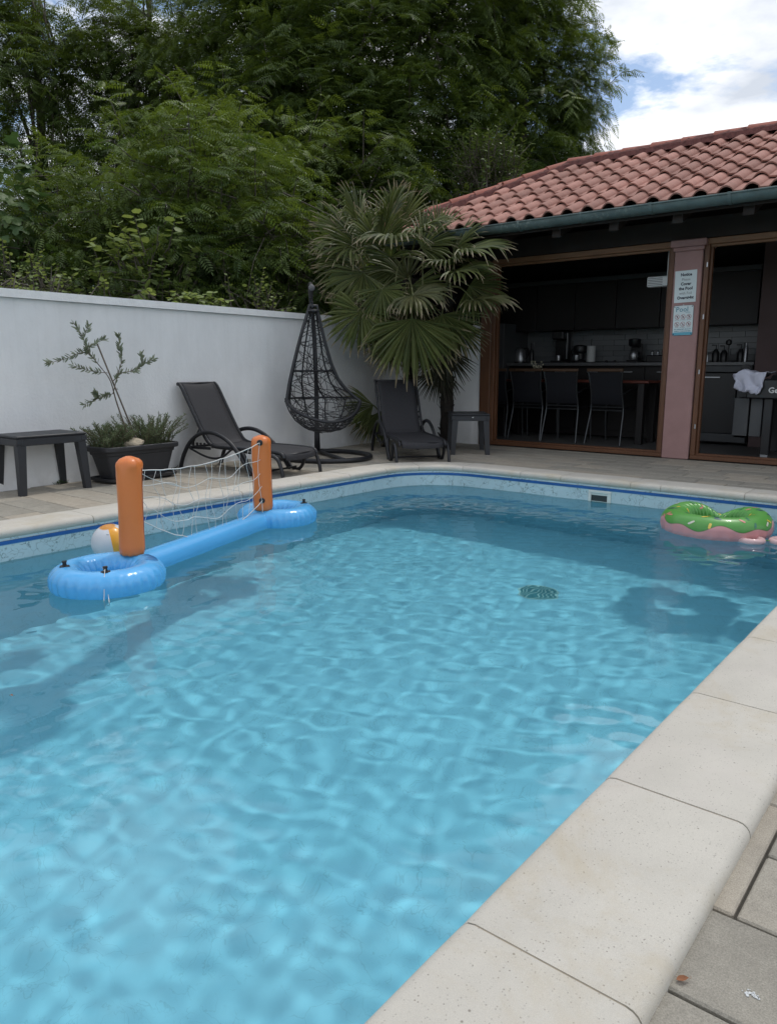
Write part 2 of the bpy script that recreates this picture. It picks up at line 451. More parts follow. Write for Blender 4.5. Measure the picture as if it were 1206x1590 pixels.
# water surface
def waves(X, Y):
    r = np.random.default_rng(5); Z = np.zeros_like(X)
    for i in range(100):
        if i < 86: lam = 0.075 * (0.21 / 0.075) ** (r.random()); slope = 0.0046
        else: lam = r.uniform(.35, .9); slope = 0.0056
        th = r.random() * 2 * pi; ph = r.random() * 2 * pi
        k = 2 * pi / lam
        mod = 0.6 + 0.4 * np.sin(X * r.normal() * 1.6 + Y * r.normal() * 1.6 + r.random() * 6)
        Z += slope / k * mod * np.sin(k * (X * cos(th) + Y * sin(th)) + ph + 0.6 * np.sin(1.7 * X + 2.3 * Y + ph))
    return Z
nx, ny = 330, 670
gx = np.linspace(XL - 0.03, XR + 0.03, nx); gy = np.linspace(YN - 0.03, YF + 0.03, ny)
X, Y = np.meshgrid(gx, gy)
Z = waves(X, Y) + ZW
V = np.stack([X.ravel(), Y.ravel(), Z.ravel()], 1)
ii = (np.arange(ny - 1)[:, None] * nx + np.arange(nx - 1)[None, :]).ravel()
Q = np.stack([ii, ii + 1, ii + nx + 1, ii + nx], 1)
water = ob('water', np_mesh('water', V, Q, M_water, True)); water['kind'] = 'structure'
WATER = water

# coping stones, one object each, swept along the pool edge
prof = []
wC = CW
for a in range(0, 181, 30):      # inner bullnose
    t = radians(-90 - a); prof.append((0.027 + 0.027 * cos(t), 0.003 + 0.027 * sin(t)))
for a in range(0, 91, 22):
    t = radians(90 - a); prof.append((wC - 0.024 + 0.024 * cos(t), 0.006 + 0.024 * sin(t)))
prof.append((wC, -0.024))
def loc_on(s_, off):
    """s_ = arc length along the inner coping line from the start of the right side, returns point and outward normal"""
    segs = [('l', (XR, YN + RI), (XR, YF - RI)), ('a', (XR - RI, YF - RI), 0), ('l', (XR - RI, YF), (XL + RI, YF)), ('a', (XL + RI, YF - RI), 90),
            ('l', (XL, YF - RI), (XL, YN + RI)), ('a', (XL + RI, YN + RI), 180), ('l', (XL + RI, YN), (XR - RI, YN)), ('a', (XR - RI, YN + RI), 270)]
    for sg in segs:
        if sg[0] == 'l':
            a, b = Vector(sg[1]), Vector(sg[2]); L = (b - a).length
            if s_ <= L + 1e-9:
                d = (b - a) / L; nrm = Vector((d.y, -d.x)); return a + d * s_ + nrm * off
            s_ -= L
        else:
            L = RI * pi / 2
            if s_ <= L + 1e-9:
                th = radians(sg[2]) + s_ / RI; return Vector(sg[1]) + Vector((cos(th), sin(th))) * (RI + off)
            s_ -= L
    return loc_on(0, off)
L1 = (YF - RI) - (YN + RI); A = RI * pi / 2; L2 = (XR - RI) - (XL + RI)
TOT = 2 * L1 + 2 * L2 + 4 * A
cuts = []
y = 0.904 - 0.56 * 3
while y < YF - RI: cuts.append(y - (YN + RI)); y += 0.56
cuts = [c for c in cuts if c > 0.0]
cuts += [L1 + A * 0.34, L1 + A * 0.8]
for xx in (-1.352, -1.943, -2.176, -2.764, -3.134): cuts.append(L1 + A + (XR - RI - xx))
cuts += [L1 + A + L2 + A * f for f in (0.13, 0.58, 0.97)]
y = 4.62
while y > YN + RI: cuts.append(L1 + A + L2 + A + (YF - RI - y)); y -= 0.575
b0 = L1 * 2 + A * 2 + L2
cuts += [b0 + A * .2, b0 + A * .7] + [b0 + A + 0.3 + .56 * k for k in range(4)] + [b0 + A + L2 + .1, b0 + A + L2 + A * .6]
cuts = sorted(c for c in cuts if 0 <= c < TOT)
coping = ob('coping', None, pool)
for i, c0 in enumerate(cuts):
    c1 = cuts[(i + 1) % len(cuts)]
    if c1 < c0: c1 += TOT
    gap = 0.0022
    ns = max(2, int((c1 - c0) / 0.07))
    g = G(); m = len(prof); V = []
    for k in range(ns + 1):
        s_ = c0 + gap + (c1 - c0 - 2 * gap) * k / ns
        if s_ >= TOT: s_ -= TOT
        inset = 0.0016 if k in (0, ns) else 0.0
        for (u, z) in prof:
            p = loc_on(s_, u); V.append((p.x, p.y, z - (inset if z > 0 else 0)))
    F = []
    for k in range(ns):
        for j in range(m - 1):
            F.append((k * m + j, k * m + j + 1, (k + 1) * m + j + 1, (k + 1) * m + j))
    F.append(tuple(range(m))[::-1]); F.append(tuple(ns * m + j for j in range(m)))
    V = np.array(V); c_ = V.mean(0)
    g.add([(v[0] - c_[0], v[1] - c_[1], v[2]) for v in V], F)
    me = g.me('coping_stone', M_cop, 'auto')
    ob('coping_stone', me, coping, (c_[0], c_[1], random.uniform(-.0006, .0006)))
# grout bed under and between the stones
g = G(); pr2 = [(0.016, -0.022), (0.008, -0.008), (0.006, 0.006), (0.014, 0.020), (0.028, 0.0268), (wC - 0.026, 0.0268), (wC - 0.008, 0.018), (wC - 0.004, 0.0), (wC - 0.003, -0.03)]
m = len(pr2); NS = 260; V = []
for k in range(NS):
    for u, z in pr2:
        p = loc_on(TOT * k / NS, u); V.append((p.x, p.y, z))
g.add(V, [(k * m + j, k * m + j + 1, ((k + 1) % NS) * m + j + 1, ((k + 1) % NS) * m + j) for k in range(NS) for j in range(m - 1)])
ob('grout_bed', g.me('grout_bed', M_grout, True), coping)

# ------------------------------------------------------------------ ground, patio and pavers
g = G()
B = 900
oy0, oy1, ox0, ox1 = YN - 0.2, YF + 0.2, XL - 0.2, XR + 0.2
for (a, b_, c, d) in ((-B, B, oy1, B), (-B, B, -B, oy0), (-B, ox0, oy0, oy1), (ox1, B, oy0, oy1)):
    g.box(a, b_, c, d, -0.6, -0.05)
struct('ground', g.me('ground', M_soil))
patio = struct('patio')
g = G(); PW = (-6.2, 2.2, -2.6, 11.3)
for (a, b_, c, d) in ((PW[0], PW[1], oy1, PW[3]), (PW[0], PW[1], PW[2], oy0), (PW[0], ox0, oy0, oy1), (ox1, PW[1], oy0, oy1)):
    g.box(a, b_, c, d, -0.046, -0.011)
ob('sand_bed', g.me('sand_bed', M_sand), patio)
cache = {}
def paver_me(w, d):
    key = (round(w, 3), round(d, 3))
    if key not in cache:
        gg = G(); gg.box(-w / 2, w / 2, -d / 2, d / 2, -0.03, 0, 0, 0.0035); cache[key] = gg.me('paver', M_pav)
    return cache[key]
def put_paver(x0, x1, y0, y1):
    gp = 0.0030
    x0 += gp; x1 -= gp; y0 += gp; y1 -= gp
    if x1 - x0 < 0.03 or y1 - y0 < 0.03: return
    tilt = lambda: random.uniform(-.0035, .0035)
    ob('paver', paver_me(x1 - x0, y1 - y0), patio, ((x0 + x1) / 2, (y0 + y1) / 2, random.uniform(-.0012, .0008)), (tilt(), tilt(), 0))
def inside(x, y, off):
    r = RI + off
    if not (XL - off < x < XR + off and YN - off < y < YF + off): return False
    for cx0, cy0, sx, sy in ((XR - RI, YF - RI, 1, 1), (XL + RI, YF - RI, -1, 1)):
        if (x - cx0) * sx > 0 and (y - cy0) * sy > 0: return (x - cx0) ** 2 + (y - cy0) ** 2 < r * r
    return True
RH = 0.222
def rows(xa, xb, ya, yb, y_phase, clipwall=None):
    k0 = math.floor((ya - y_phase) / RH); y = y_phase + k0 * RH
    r = random.Random(int(abs(xa * 100)) + 3)
    while y < yb - 0.01:
        a, b_ = max(y, ya), min(y + RH, yb)
        x = xa - r.random() * 0.3
        while x < xb:
            w = r.choice((0.222, 0.333, 0.333, 0.444, 0.555)); c, d = max(x, xa), min(x + w, xb)
            if d - c > 0.05: yield (c, d, a, b_)
            x += w
        y += RH
for (c, d, a, b_) in rows(-5.95, -4.36, 1.35, 5.75, 2.018):
    # left strip, up to the corner; under the coping it stops before the pool
    if inside(d, (a + b_) / 2, 0.05) and (a + b_) / 2 > YF - RI: d = -4.42
    if c < -5.74 - 0.057 * ((a + b_) / 2 - 3.2): c = -5.74 - 0.057 * ((a + b_) / 2 - 3.2)
    if b_ > 5.75: continue
    put_paver(c, d, a, b_)
for (c, d, a, b_) in rows(-6.0, 0.7, 5.75, 7.66, 2.018):
    if inside(d, a, 0.02) or inside(c, a, 0.02):
        a = YF + 0.22 if -3.6 < (c + d) / 2 else a
        if inside(d, a, 0.03): a = YF + 0.1
    put_paver(max(c, -5.98), d, a, b_)
for (a, b_) in ((5.31, 5.53), (5.53, 5.752)):
    if a > 5.5: put_paver(-4.36, -4.0, a, b_)
# right-hand strip beside the camera
xr = XR + CW - 0.06
right = [(xr, -0.250, 1.222, 1.62), (xr, -0.04, 1.004, 1.222), (-0.250, -0.02, 1.222, 1.432), (-0.02, 0.31, 1.222, 1.432), (-0.250, 0.09, 1.432, 1.62),
         (-0.04, 0.29, 1.004, 1.222), (xr, 0.0, 0.79, 1.004), (0.0, 0.33, 0.79, 1.004), (xr, -0.1, 1.62, 1.84), (-0.1, 0.3, 1.62, 1.84), (0.09, 0.4, 1.432, 1.62)]
for q in right: put_paver(*q)
for (c, d, a, b_) in rows(xr, 0.9, 1.84, 5.75, 1.84): put_paver(c, d, a, b_)
for (c, d, a, b_) in rows(xr, 0.7, 0.12, 0.79, 0.79 - RH * 4): put_paver(c, d, a, b_)
# the rest of the patio, out of the picture, joined
g = G()
for (x0, x1, y0, y1, ph) in ((-5.55, -4.36, YN - 0.8, 1.35, 1.13), (0.9, 2.0, 0, 7.6, 0), (0.4, 0.9, 0.8, 1.84, .8), (xr, 2.0, -2.4, 0.12, 0), (0.7, 2.0, 5.75, 7.66, 0)):
    for (c, d, a, b_) in rows(x0, x1, y0, y1, ph):
        g.box(c + .002, d - .002, a + .002, b_ - .002, -0.03, -0.0005, 0, 0.003)
o = ob('outer_pavers', g.me('outer_pavers', M_pav), patio); o['kind'] = 'stuff'

# ------------------------------------------------------------------ garden wall
g = G()
def wallpt(y, off=0.0):
    return (-5.74 - 0.057 * (y - 3.2) - off, y)
y0, y1 = -4.0, 7.83
a, b_ = wallpt(y0), wallpt(y1); c, d = wallpt(y1, 0.22), wallpt(y0, 0.22)
ZT = 1.40
g.add([(*a, -.05), (*b_, -.05), (*c, -.05), (*d, -.05), (*a, ZT), (*b_, ZT), (*c, ZT), (*d, ZT)], [(0, 1, 5, 4), (1, 2, 6, 5), (2, 3, 7, 6), (3, 0, 4, 7), (4, 5, 6, 7)])
gw = thing('garden_wall', 'long white rendered garden wall running along the left side of the pool deck', 'wall')
ob('wall_body', g.me('wall_body', M_wall), gw)
g = G()
a, b_ = wallpt(y0, -.032), wallpt(y1, -.032); c, d = wallpt(y1, 0.25), wallpt(y0, 0.25)
g.add([(*p, z) for z in (ZT + .002, ZT + .062) for p in (a, b_, c, d)] , [(3, 2, 1, 0), (0, 1, 5, 4), (1, 2, 6, 5), (2, 3, 7, 6), (3, 0, 4, 7), (4, 5, 6, 7)])
me = g.me('wall_cap', M_cap); ob('wall_cap', me, gw)
# weeds at the foot
# ------------------------------------------------------------------ covered outdoor kitchen building
FY = 7.68
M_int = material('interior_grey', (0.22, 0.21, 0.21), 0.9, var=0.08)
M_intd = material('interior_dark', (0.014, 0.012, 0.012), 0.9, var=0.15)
M_cab = material('dark_cabinet', (0.009, 0.007, 0.007), 0.5, var=0.2)
M_ctop = material('grey_countertop', (0.13, 0.135, 0.14), 0.35, var=0.15, vs=20)
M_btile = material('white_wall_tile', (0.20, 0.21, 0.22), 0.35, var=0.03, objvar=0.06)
M_blk = material('black_plastic', (0.012, 0.012, 0.014), 0.35, var=0.2)
M_steel = material('brushed_steel', (0.42, 0.43, 0.45), 0.35, 0.9, var=0.1)
M_greyp = material('grey_panel', (0.065, 0.07, 0.075), 0.5, var=0.1)
M_whp = material('white_enamel', (0.6, 0.62, 0.62), 0.4, var=0.05)
bld = thing('kitchen_building', 'open outdoor kitchen building under a red tiled roof at the far end of the pool', 'building', (0, 0, 0))
def part(name, g, mt, parent=bld, sm=False, loc=None): return ob(name, g.me(name, mt, sm), parent, loc)
# floor, walls
g = G(); g.box(-6.15, 2.0, FY + 0.1, 10.15, -0.03, 0.004); part('floor_slab', g, material('grey_floor', (0.11, 0.11, 0.11), 0.45, var=0.15, vs=3))
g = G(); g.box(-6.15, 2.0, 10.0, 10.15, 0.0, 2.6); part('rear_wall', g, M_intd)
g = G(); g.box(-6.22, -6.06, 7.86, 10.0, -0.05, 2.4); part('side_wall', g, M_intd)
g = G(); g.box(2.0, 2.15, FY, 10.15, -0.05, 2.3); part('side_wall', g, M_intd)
g = G(); g.box(-6.02, -4.865, FY + .02, FY + .16, -0.05, 1.39, 0, .004); part('low_wall', g, M_wall)
# posts, pillar, headers
def wpost(x, w=0.14, y=FY, d=0.14, z1=2.09):
    gg = G(); gg.box(-w / 2, w / 2, 0, d, 0, z1, 0, 0.006); return part('wooden_post', gg, M_wood, loc=(x, y, 0))
wpost(-4.79); wpost(-6.09, 0.14, FY, .13)
g = G(); g.box(-.132, .132, -.02, .24, 0, 2.0, 0, .008)
pil = ob('pillar', g.me('pillar', M_pink), bld, (-2.527, FY, 0))
g = G(); g.box(-.145, .145, -.033, .25, 2.0, 2.035, 0, .006); g.box(-.168, .168, -.056, .27, 2.037, 2.10, 0, .008)
ob('capital', g.me('capital', M_pink), pil)
def frame_opening(x0, x1, name='door_frame'):
    fr = ob(name, None, bld, (0, FY, 0))
    for (nm, a, b_, c, d, mt) in (('sill', x0, x1, 0.006, 0.045, M_wood), ('head', x0, x1, 2.045, 2.10, M_woodh)):
        gg = G(); gg.box(a, b_, 0.0, 0.10, c, d, 0, .004); gg.box(a, b_, 0.035, 0.08, d if nm == 'sill' else c - .022, d + .02 if nm == 'sill' else c, 0, .002); ob(nm, gg.me(nm, mt), fr)
    for s, x in ((1, x0), (-1, x1)):
        gg = G(); a, b_ = sorted((x, x + s * 0.045)); gg.box(a, b_, 0.002, 0.098, 0.046, 2.044, 0, .004)
        a, b_ = sorted((x + s * .046, x + s * 0.068)); gg.box(a, b_, 0.036, 0.079, 0.066, 2.02, 0, .002); ob('jamb', gg.me('jamb', M_wood), fr)
    return fr
f1 = frame_opening(-4.715, -2.665); f2 = frame_opening(-2.385, -0.25); f3 = frame_opening(0.05, 1.95)
for z in (0.33, 0.86, 1.38, 1.86):
    g = G(); g.box(-.006, .006, -.004, .0, -.022, .022, 0, .001); ob('strike_plate', g.me('strike_plate', M_steel), f2, (-2.352, -.001, z))
g = G(); g.box(-.13, .13, -.02, .24, 0, 2.1, 0, .008); ob('pillar', g.me('pillar', M_pink), bld, (-0.1, FY, 0))
g = G(); g.box(-6.16, 2.0, FY + .012, FY + .14, 2.104, 2.30, 0, .004); part('wall_plate', g, M_dark)
# roof geometry
K = 0.49; EY, EX, EZ = 6.98, -6.17, 2.36
RY, RZ = 8.80, 2.36 + 0.49 * (8.80 - 6.98)
HX = EX + (RY - EY)
BY = RY + (RY - EY) + 0.1
g = G(); t = 0.10
XE = 2.6
BZ = RZ - K * (BY - RY)
top = [(EX, EY, EZ), (XE, EY, EZ), (XE, RY, RZ), (HX, RY, RZ), (EX, BY, EZ), (XE, BY, BZ)]
top[4] = (HX - (BY - RY) , BY, BZ) 
V = [(x, y, z - .045) for x, y, z in top] + [(x, y, z - .045 - t) for x, y, z in top]
g.add(V, [(0, 1, 2, 3), (3, 2, 5, 4), (0, 3, 4), (6, 9, 8, 7), (9, 10, 11, 8), (6, 10, 9), (0, 6, 7, 1), (0, 4, 10, 6), (4, 5, 11, 10), (1, 7, 8, 2), (2, 8, 11, 5)])
roof = ob('roof', None, bld)
part('roof_deck', g, M_dark, roof)
# rafter tails under the eave
for i in range(14):
    x = -5.95 + i * 0.585
    gg = G(); y0r, y1r = EY + 0.06, FY + 0.4
    za, zb = EZ - .045 - t + K * (y0r - EY) - .002, EZ - .045 - t + K * (y1r - EY) - .002
    w = .045
    gg.add([(-w, y0r, za), (w, y0r, za), (w, y1r, zb), (-w, y1r, zb), (-w, y0r, za - .09), (w, y0r, za - .09), (w, y1r, zb - .12), (-w, y1r, zb - .12)],
           [(0, 1, 2, 3), (7, 6, 5, 4), (0, 4, 5, 1), (1, 5, 6, 2), (2, 6, 7, 3), (3, 7, 4, 0)])
    ob('rafter_tail', gg.me('rafter_tail', M_dark), roof, (x, 0, 0))
# one interlocking tile: S profile across x, with thickness
TW, TL = 0.203, 0.293; ca = 1 / sqrt(1 + K * K); sa = K * ca
def tile_me():
    prof = []
    for i in range(15):
        u = i / 14
        if u < 0.40: h = 0.003 + 0.005 * (1 - (u / .40)) ** 2
        else:
            v = (u - 0.40) / 0.60; h = 0.003 + 0.050 * sin(pi * min(1, v * 0.97 + .015)) ** 0.75
        prof.append(((u - 0.5) * (TW + 0.012), h))
    g = G(); V = []
    m = len(prof)
    Ls = [0.0, 0.012, TL * 0.5, TL + 0.035]
    for j, s in enumerate(Ls):
        for x, h in prof:
            lift = 0.034 * (1 - s / (TL + .035)) + 0.006
            V.append((x, s, h + lift - (0.004 if j == 0 else 0)))
    b0_ = len(V)
    for j, s in enumerate(Ls):
        for x, h in prof:
            lift = 0.034 * (1 - s / (TL + .035)) + 0.006
            V.append((x, s + 0.001, h + lift - 0.018))
    F = []
    for j in range(3):
        for i in range(m - 1):
            F.append((j * m + i, j * m + i + 1, (j + 1) * m + i + 1, (j + 1) * m + i))
            F.append((b0_ + j * m + i, b0_ + (j + 1) * m + i, b0_ + (j + 1) * m + i + 1, b0_ + j * m + i + 1))
    for i in range(m - 1): F.append((i, b0_ + i, b0_ + i + 1, i + 1))
    for j in range(3):
        F.append((j * m, (j + 1) * m, b0_ + (j + 1) * m, b0_ + j * m)); i = m - 1
        F.append((j * m + i, b0_ + j * m + i, b0_ + (j + 1) * m + i, (j + 1) * m + i))
    V2 = [(x, y * ca - (z) * sa, y * sa + z * ca) for x, y, z in V]
    g.add(V2, F); return g.me('tile', M_tile, 'auto')
tm = tile_me()
tiles = ob('tile_field', None, roof)
rest = G(); cnt = 0
x = -1.757 + TW * 0.5 - TW * 33
cols = []
while x < XE - .1: cols.append(x); x += TW
allt = []
for c in range(7):
    y = EY - 0.045 + c * TL * ca; z = EZ - 0.035 + (y - EY) * K
    for x in cols:
        if x - TW * 0.5 < EX + (y - EY) + 0.02: continue
        allt.append((x, y, z))
# tiles that show largest (left and centre) are single objects
allt.sort(key=lambda p: abs(p[0] + 3.0))
for i, (x, y, z) in enumerate(allt):
    if i < 215:
        o = ob('roof_tile', tm, tiles, (x + random.uniform(-.002, .002), y + random.uniform(-.004, .004), z), (random.uniform(-.008, .008), random.uniform(-.008, .008), random.uniform(-.008, .008)))
    else:
        rest.add([(v.co.x + x, v.co.y + y, v.co.z + z) for v in tm.vertices], [tuple(p.vertices) for p in tm.polygons])
# left hip face and rear, joined
def face_tiles(R, o_, colsn, rown, limit):
    for r_ in range(rown):
        for c_ in range(colsn):
            p = Vector((c_ * TW, r_ * TL * ca, r_ * TL * ca * K))
            if not limit(p): continue
            rest.add([tuple(R @ (v.co + p) + o_) for v in tm.vertices[:]], [tuple(q.vertices) for q in tm.polygons])
Rm = Matrix.Rotation(radians(-90), 3, 'Z')
face_tiles(Rm, Vector((EX - .04, BY - .3, EZ - .035)), 16, 7, lambda p: p.y < (p.x + .2) and (BY - .3 - p.x) > EY + p.y + .1)
Rm = Matrix.Rotation(pi, 3, 'Z')
o = ob('far_roof_tiles', rest.me('far_roof_tiles', M_tile, 'auto'), tiles); o['kind'] = 'stuff'
# mortar beds and ridge/hip caps
def capline(a, b_, n_, r0=0.085, first=0, hideto=None):
    a, b_ = Vector(a), Vector(b_); d = (b_ - a); L = d.length; d.normalize(); stp = L / n_
    q = d.to_track_quat('Y', 'Z')
    gg = G(); V = []; m = 9
    LL = stp + 0.045
    for s, rr in ((0, r0 + .010), (0.03, r0 + .008), (LL * .5, r0), (LL, r0 - .008)):
        for k in range(m):
            th = pi * k / (m - 1); V.append((cos(th) * rr, s, sin(th) * rr * 0.82))
    bb = len(V)
    for s, rr in ((0, r0 - .006), (LL, r0 - .02)):
        for k in range(m):
            th = pi * k / (m - 1); V.append((cos(th) * rr, s, sin(th) * rr * 0.82))
    F = [(j * m + k, j * m + k + 1, (j + 1) * m + k + 1, (j + 1) * m + k) for j in range(3) for k in range(m - 1)]
    F += [(k, bb + k, bb + k + 1, k + 1) for k in range(m - 1)]
    F += [(bb + k, bb + m + k, bb + m + k + 1, bb + k + 1) for k in range(m - 1)]
    gg.add(V, F); me = gg.me('ridge_cap', M_ridge, 'auto')
    for i in range(n_):
        o = ob('ridge_cap', me, roof, a + d * stp * i + Vector((0, 0, random.uniform(-.003, .003)))); o.rotation_mode = 'QUATERNION'; o.rotation_quaternion = q
    g2 = G(); V = []
    side = d.cross(Vector((0, 0, 1))).normalized()
    N2 = int(L / .04)
    for i in range(N2 + 1):
        p = a + d * (L * i / N2)
        for w_, h in ((-.125, -.05), (-.10, .012), (-.06, .045), (0, .055), (.06, .045), (.10, .012), (.125, -.05)):
            V.append(p + side * (w_ + random.uniform(-.006, .006)) + Vector((0, 0, h + random.uniform(-.004, .004))))
    g2.add(V, [(i * 7 + k, i * 7 + k + 1, (i + 1) * 7 + k + 1, (i + 1) * 7 + k) for i in range(N2) for k in range(6)])
    ob('mortar_bed', g2.me('mortar_bed', M_mortar), roof)
capline((EX - .02, EY - .02, EZ + .015), (HX, RY, RZ + .015), 9)
capline((HX - .02, RY, RZ + .018), (XE, RY, RZ + .018), 21)
capline((HX - (BY - RY), BY, BZ + .01), (HX, RY, RZ + .01), 9)
# gutter
gut = ob('gutter', None, roof, (0, EY - .055, EZ - .055))
g = G(); V = []; m = 13
xs = [EX - .12, XE]
for x in xs:
    for k in range(m):
        th = pi + pi * k / (m - 1); V.append((x, cos(th) * .066, sin(th) * .072))
    for k in range(m):
        th = 2 * pi - pi * k / (m - 1); V.append((x, cos(th) * .061, sin(th) * .067))
g.add(V, [(k, (k + 1) % (2 * m), 2 * m + (k + 1) % (2 * m), 2 * m + k) for k in range(2 * m)])
ob('gutter_trough', g.me('gutter_trough', M_zinc, 'auto'), gut)
g = G(); g.tube([(EX - .12, -.066, .004), (XE, -.066, .004)], .0085, 8); ob('gutter_bead', g.me('gutter_bead', M_zinc, True), gut)
for i in range(13):
    x = -5.9 + i * .655
    gg = G()
    for k in range(12):
        a0 = pi + pi * k / 12; a1 = pi + pi * (k + 1) / 12
        V = []
        for a_ in (a0, a1):
            for r_ in (.0665, .071):
                for xx in (-.014, .014): V.append((xx, cos(a_) * r_, sin(a_) * (r_ + .006)))
        gg.add(V, [(2, 3, 7, 6), (0, 2, 6, 4), (1, 5, 7, 3)])
    gg.box(-.014, .014, -.074, -.062, -.004, .016)
    ob('gutter_bracket', gg.me('gutter_bracket', M_zinc), gut, (x, 0, 0))

# ------------------------------------------------------------------ kitchen inside
# wall tiles over the counter
tb = ob('tile_splashback', None, bld, (0, 9.985, 0))
tmes = G(); tmes.box(-.148, .148, 0, .012, -.034, .034, 0, .002); tmes = tmes.me('wall_tile', M_btile)
hh = G(); hh.box(-.073, .073, 0, .012, -.034, .034, 0, .002); hh = hh.me('wall_tile', M_btile)
g = G(); g.box(-5.85, -2.2, .012, .0145, .97, 1.42); ob('tile_grout', g.me('tile_grout', M_greyp), tb)
for r_ in range(6):
    for c_ in range(12):
        x = -5.7 + c_ * .3 + (.15 if r_ % 2 else 0)
        if x < -2.3: ob('wall_tile', tmes, tb, (x, 0, .985 + .035 + r_ * .0705))
cb = ob('kitchen_counter', None, bld, (0, 9.42, 0))
g = G(); g.box(-5.9, -2.28, -.02, .57, .925, .965, 0, .004); ob('worktop', g.me('worktop', M_ctop), cb)
g = G(); g.box(-5.9, -2.30, 0.06, .56, 0.02, .922); ob('carcass', g.me('carcass', M_cab), cb)
for i in range(9):
    x = -5.85 + i * .46
    if x + .45 > -2.9: break
    gg = G(); gg.box(0, .45, .03, .057, .10, .90, 0, .003); dr = ob('cabinet_door', gg.me('cabinet_door', M_cab), cb, (x, 0, 0))
    gg = G(); gg.box(.15, .30, .012, .028, .84, .855, 0, .003); ob('handle', gg.me('handle', M_steel), dr)
uc = ob('wall_cupboards', None, bld, (0, 9.62, 0))
for i in range(6):
    x = -5.75 + i * .57
    gg = G(); gg.box(0, .56, 0, .36, 1.40, 2.0, 0, .003); ob('cupboard', gg.me('cupboard', M_cab), uc, (x, 0, 0))
g = G(); g.box(-5.85, -2.33, -.02, .37, 2.003, 2.06, 0, .002); ob('cornice', g.me('cornice', M_greyp), uc)
g = G(); g.box(-2.26, -1.7, 9.35, 9.98, .005, 2.3); part('chimney_breast', g, material('dull_pink_inside', (0.12, 0.085, 0.085), 0.9))
g = G(); g.box(-6.0, -5.5, 9.3, 9.98, .005, 1.5, 0, .006); fz = thing('fridge', 'pale tall fridge at the left end of the dark kitchen', 'fridge', (-5.78, 9.64, 0)); 
ob('fridge_body', mesh('fridge_body', [(x + 5.78, y - 9.64, z) for x, y, z in g.V], g.F, M_greyp), fz)
g = G(); g.tube([(.2, -.345, .7), (.2, -.37, .75), (.2, -.37, 1.3), (.2, -.345, 1.35)], .01, 6); ob('handle', g.me('handle', M_steel, True), fz)

CT = .966
def item(name, label, cat, x, y=9.70, z=CT, group=None, rz=0): return thing(name, label, cat, (x, y, z), rz, group)
def sub(name, g, mt, p, sm='auto'): return ob(name, g.me(name, mt, sm), p)
# kettle
k_ = item('kettle', 'steel electric kettle on the counter at the left, beneath the dark cupboards', 'kettle', -5.466)
g = G(); g.lathe([(.085, .02), (.088, .05), (.07, .17), (.055, .20), (.0, .212)], 20, cap=False); sub('kettle_body', g, M_steel, k_)
g = G(); g.lathe([(.09, 0), (.09, .018), (.07, .02)], 20); sub('kettle_base', g, M_blk, k_)
g = G(); g.tube(bez([(.05, 0, .19), (.12, 0, .2), (.13, 0, .12), (.09, 0, .05)], 5), .011, 6); sub('handle', g, M_blk, k_)
g = G(); g.tube([(-.05, 0, .13), (-.10, 0, .19)], [.018, .010], 6); sub('spout', g, M_steel, k_)
# bottle
k_ = item('dark_bottle', 'dark slim bottle standing between the kettle and the tall coffee machine', 'bottle', -5.282)
g = G(); g.lathe([(.035, 0), (.037, .12), (.03, .16), (.014, .20), (.013, .25), (.018, .252), (.018, .27)], 14); sub('bottle_body', g, M_blk, k_)
# tall coffee machine
k_ = item('tall_coffee_machine', 'tall black column coffee machine, highest of the things on the counter', 'coffee machine', -4.837)
g = G(); g.box(-.09, .09, -.13, .13, 0, .03, 0, .006); g.box(-.09, .09, .02, .13, .03, .42, 0, .012); sub('machine_body', g, M_blk, k_)
g = G(); g.box(-.085, .085, -.12, .018, .31, .42, 0, .015); sub('machine_head', g, M_blk, k_)
g = G(); g.lathe([(.03, .03), (.034, .08), (.03, .1)], 12, (0, -.06, 0)); sub('cup_stand', g, M_steel, k_)
g = G(); g.box(.092, .10, -.02, .02, .05, .40, 0, .002); sub('side_strip', g, M_steel, k_)
# pod machine
k_ = item('capsule_coffee_machine', 'low black rounded coffee machine just left of the paper towel roll', 'coffee machine', -4.550)
g = G(); g.lathe([(.09, 0), (.095, .02), (.08, .03), (.06, .05), (.062, .12), (.09, .14), (.1, .18), (.09, .22), (.05, .235)], 18); sub('machine_body', g, M_blk, k_)
g = G(); g.lathe([(.04, .03), (.044, .05), (.045, .10)], 14, (-.02, -.07, 0), cap=False); sub('glass_jug', g, M_steel, k_)
g = G(); g.tube(bez([(-.09, 0, .19), (-.13, 0, .15), (-.1, 0, .08)], 4), .009, 6); sub('handle', g, M_blk, k_)
# paper towel
k_ = item('paper_towel_roll', 'white paper towel roll on a black holder on the counter', 'paper towel', -4.392)
g = G(); g.lathe([(.02, .012), (.058, .012), (.058, .22), (.02, .22)], 22, cap=False); sub('towel_roll', g, M_whp, k_)
g = G(); g.lathe([(.075, 0), (.075, .01)], 20); g.tube([(0, 0, .01), (0, 0, .31)], .007, 8); sub('holder', g, M_blk, k_)
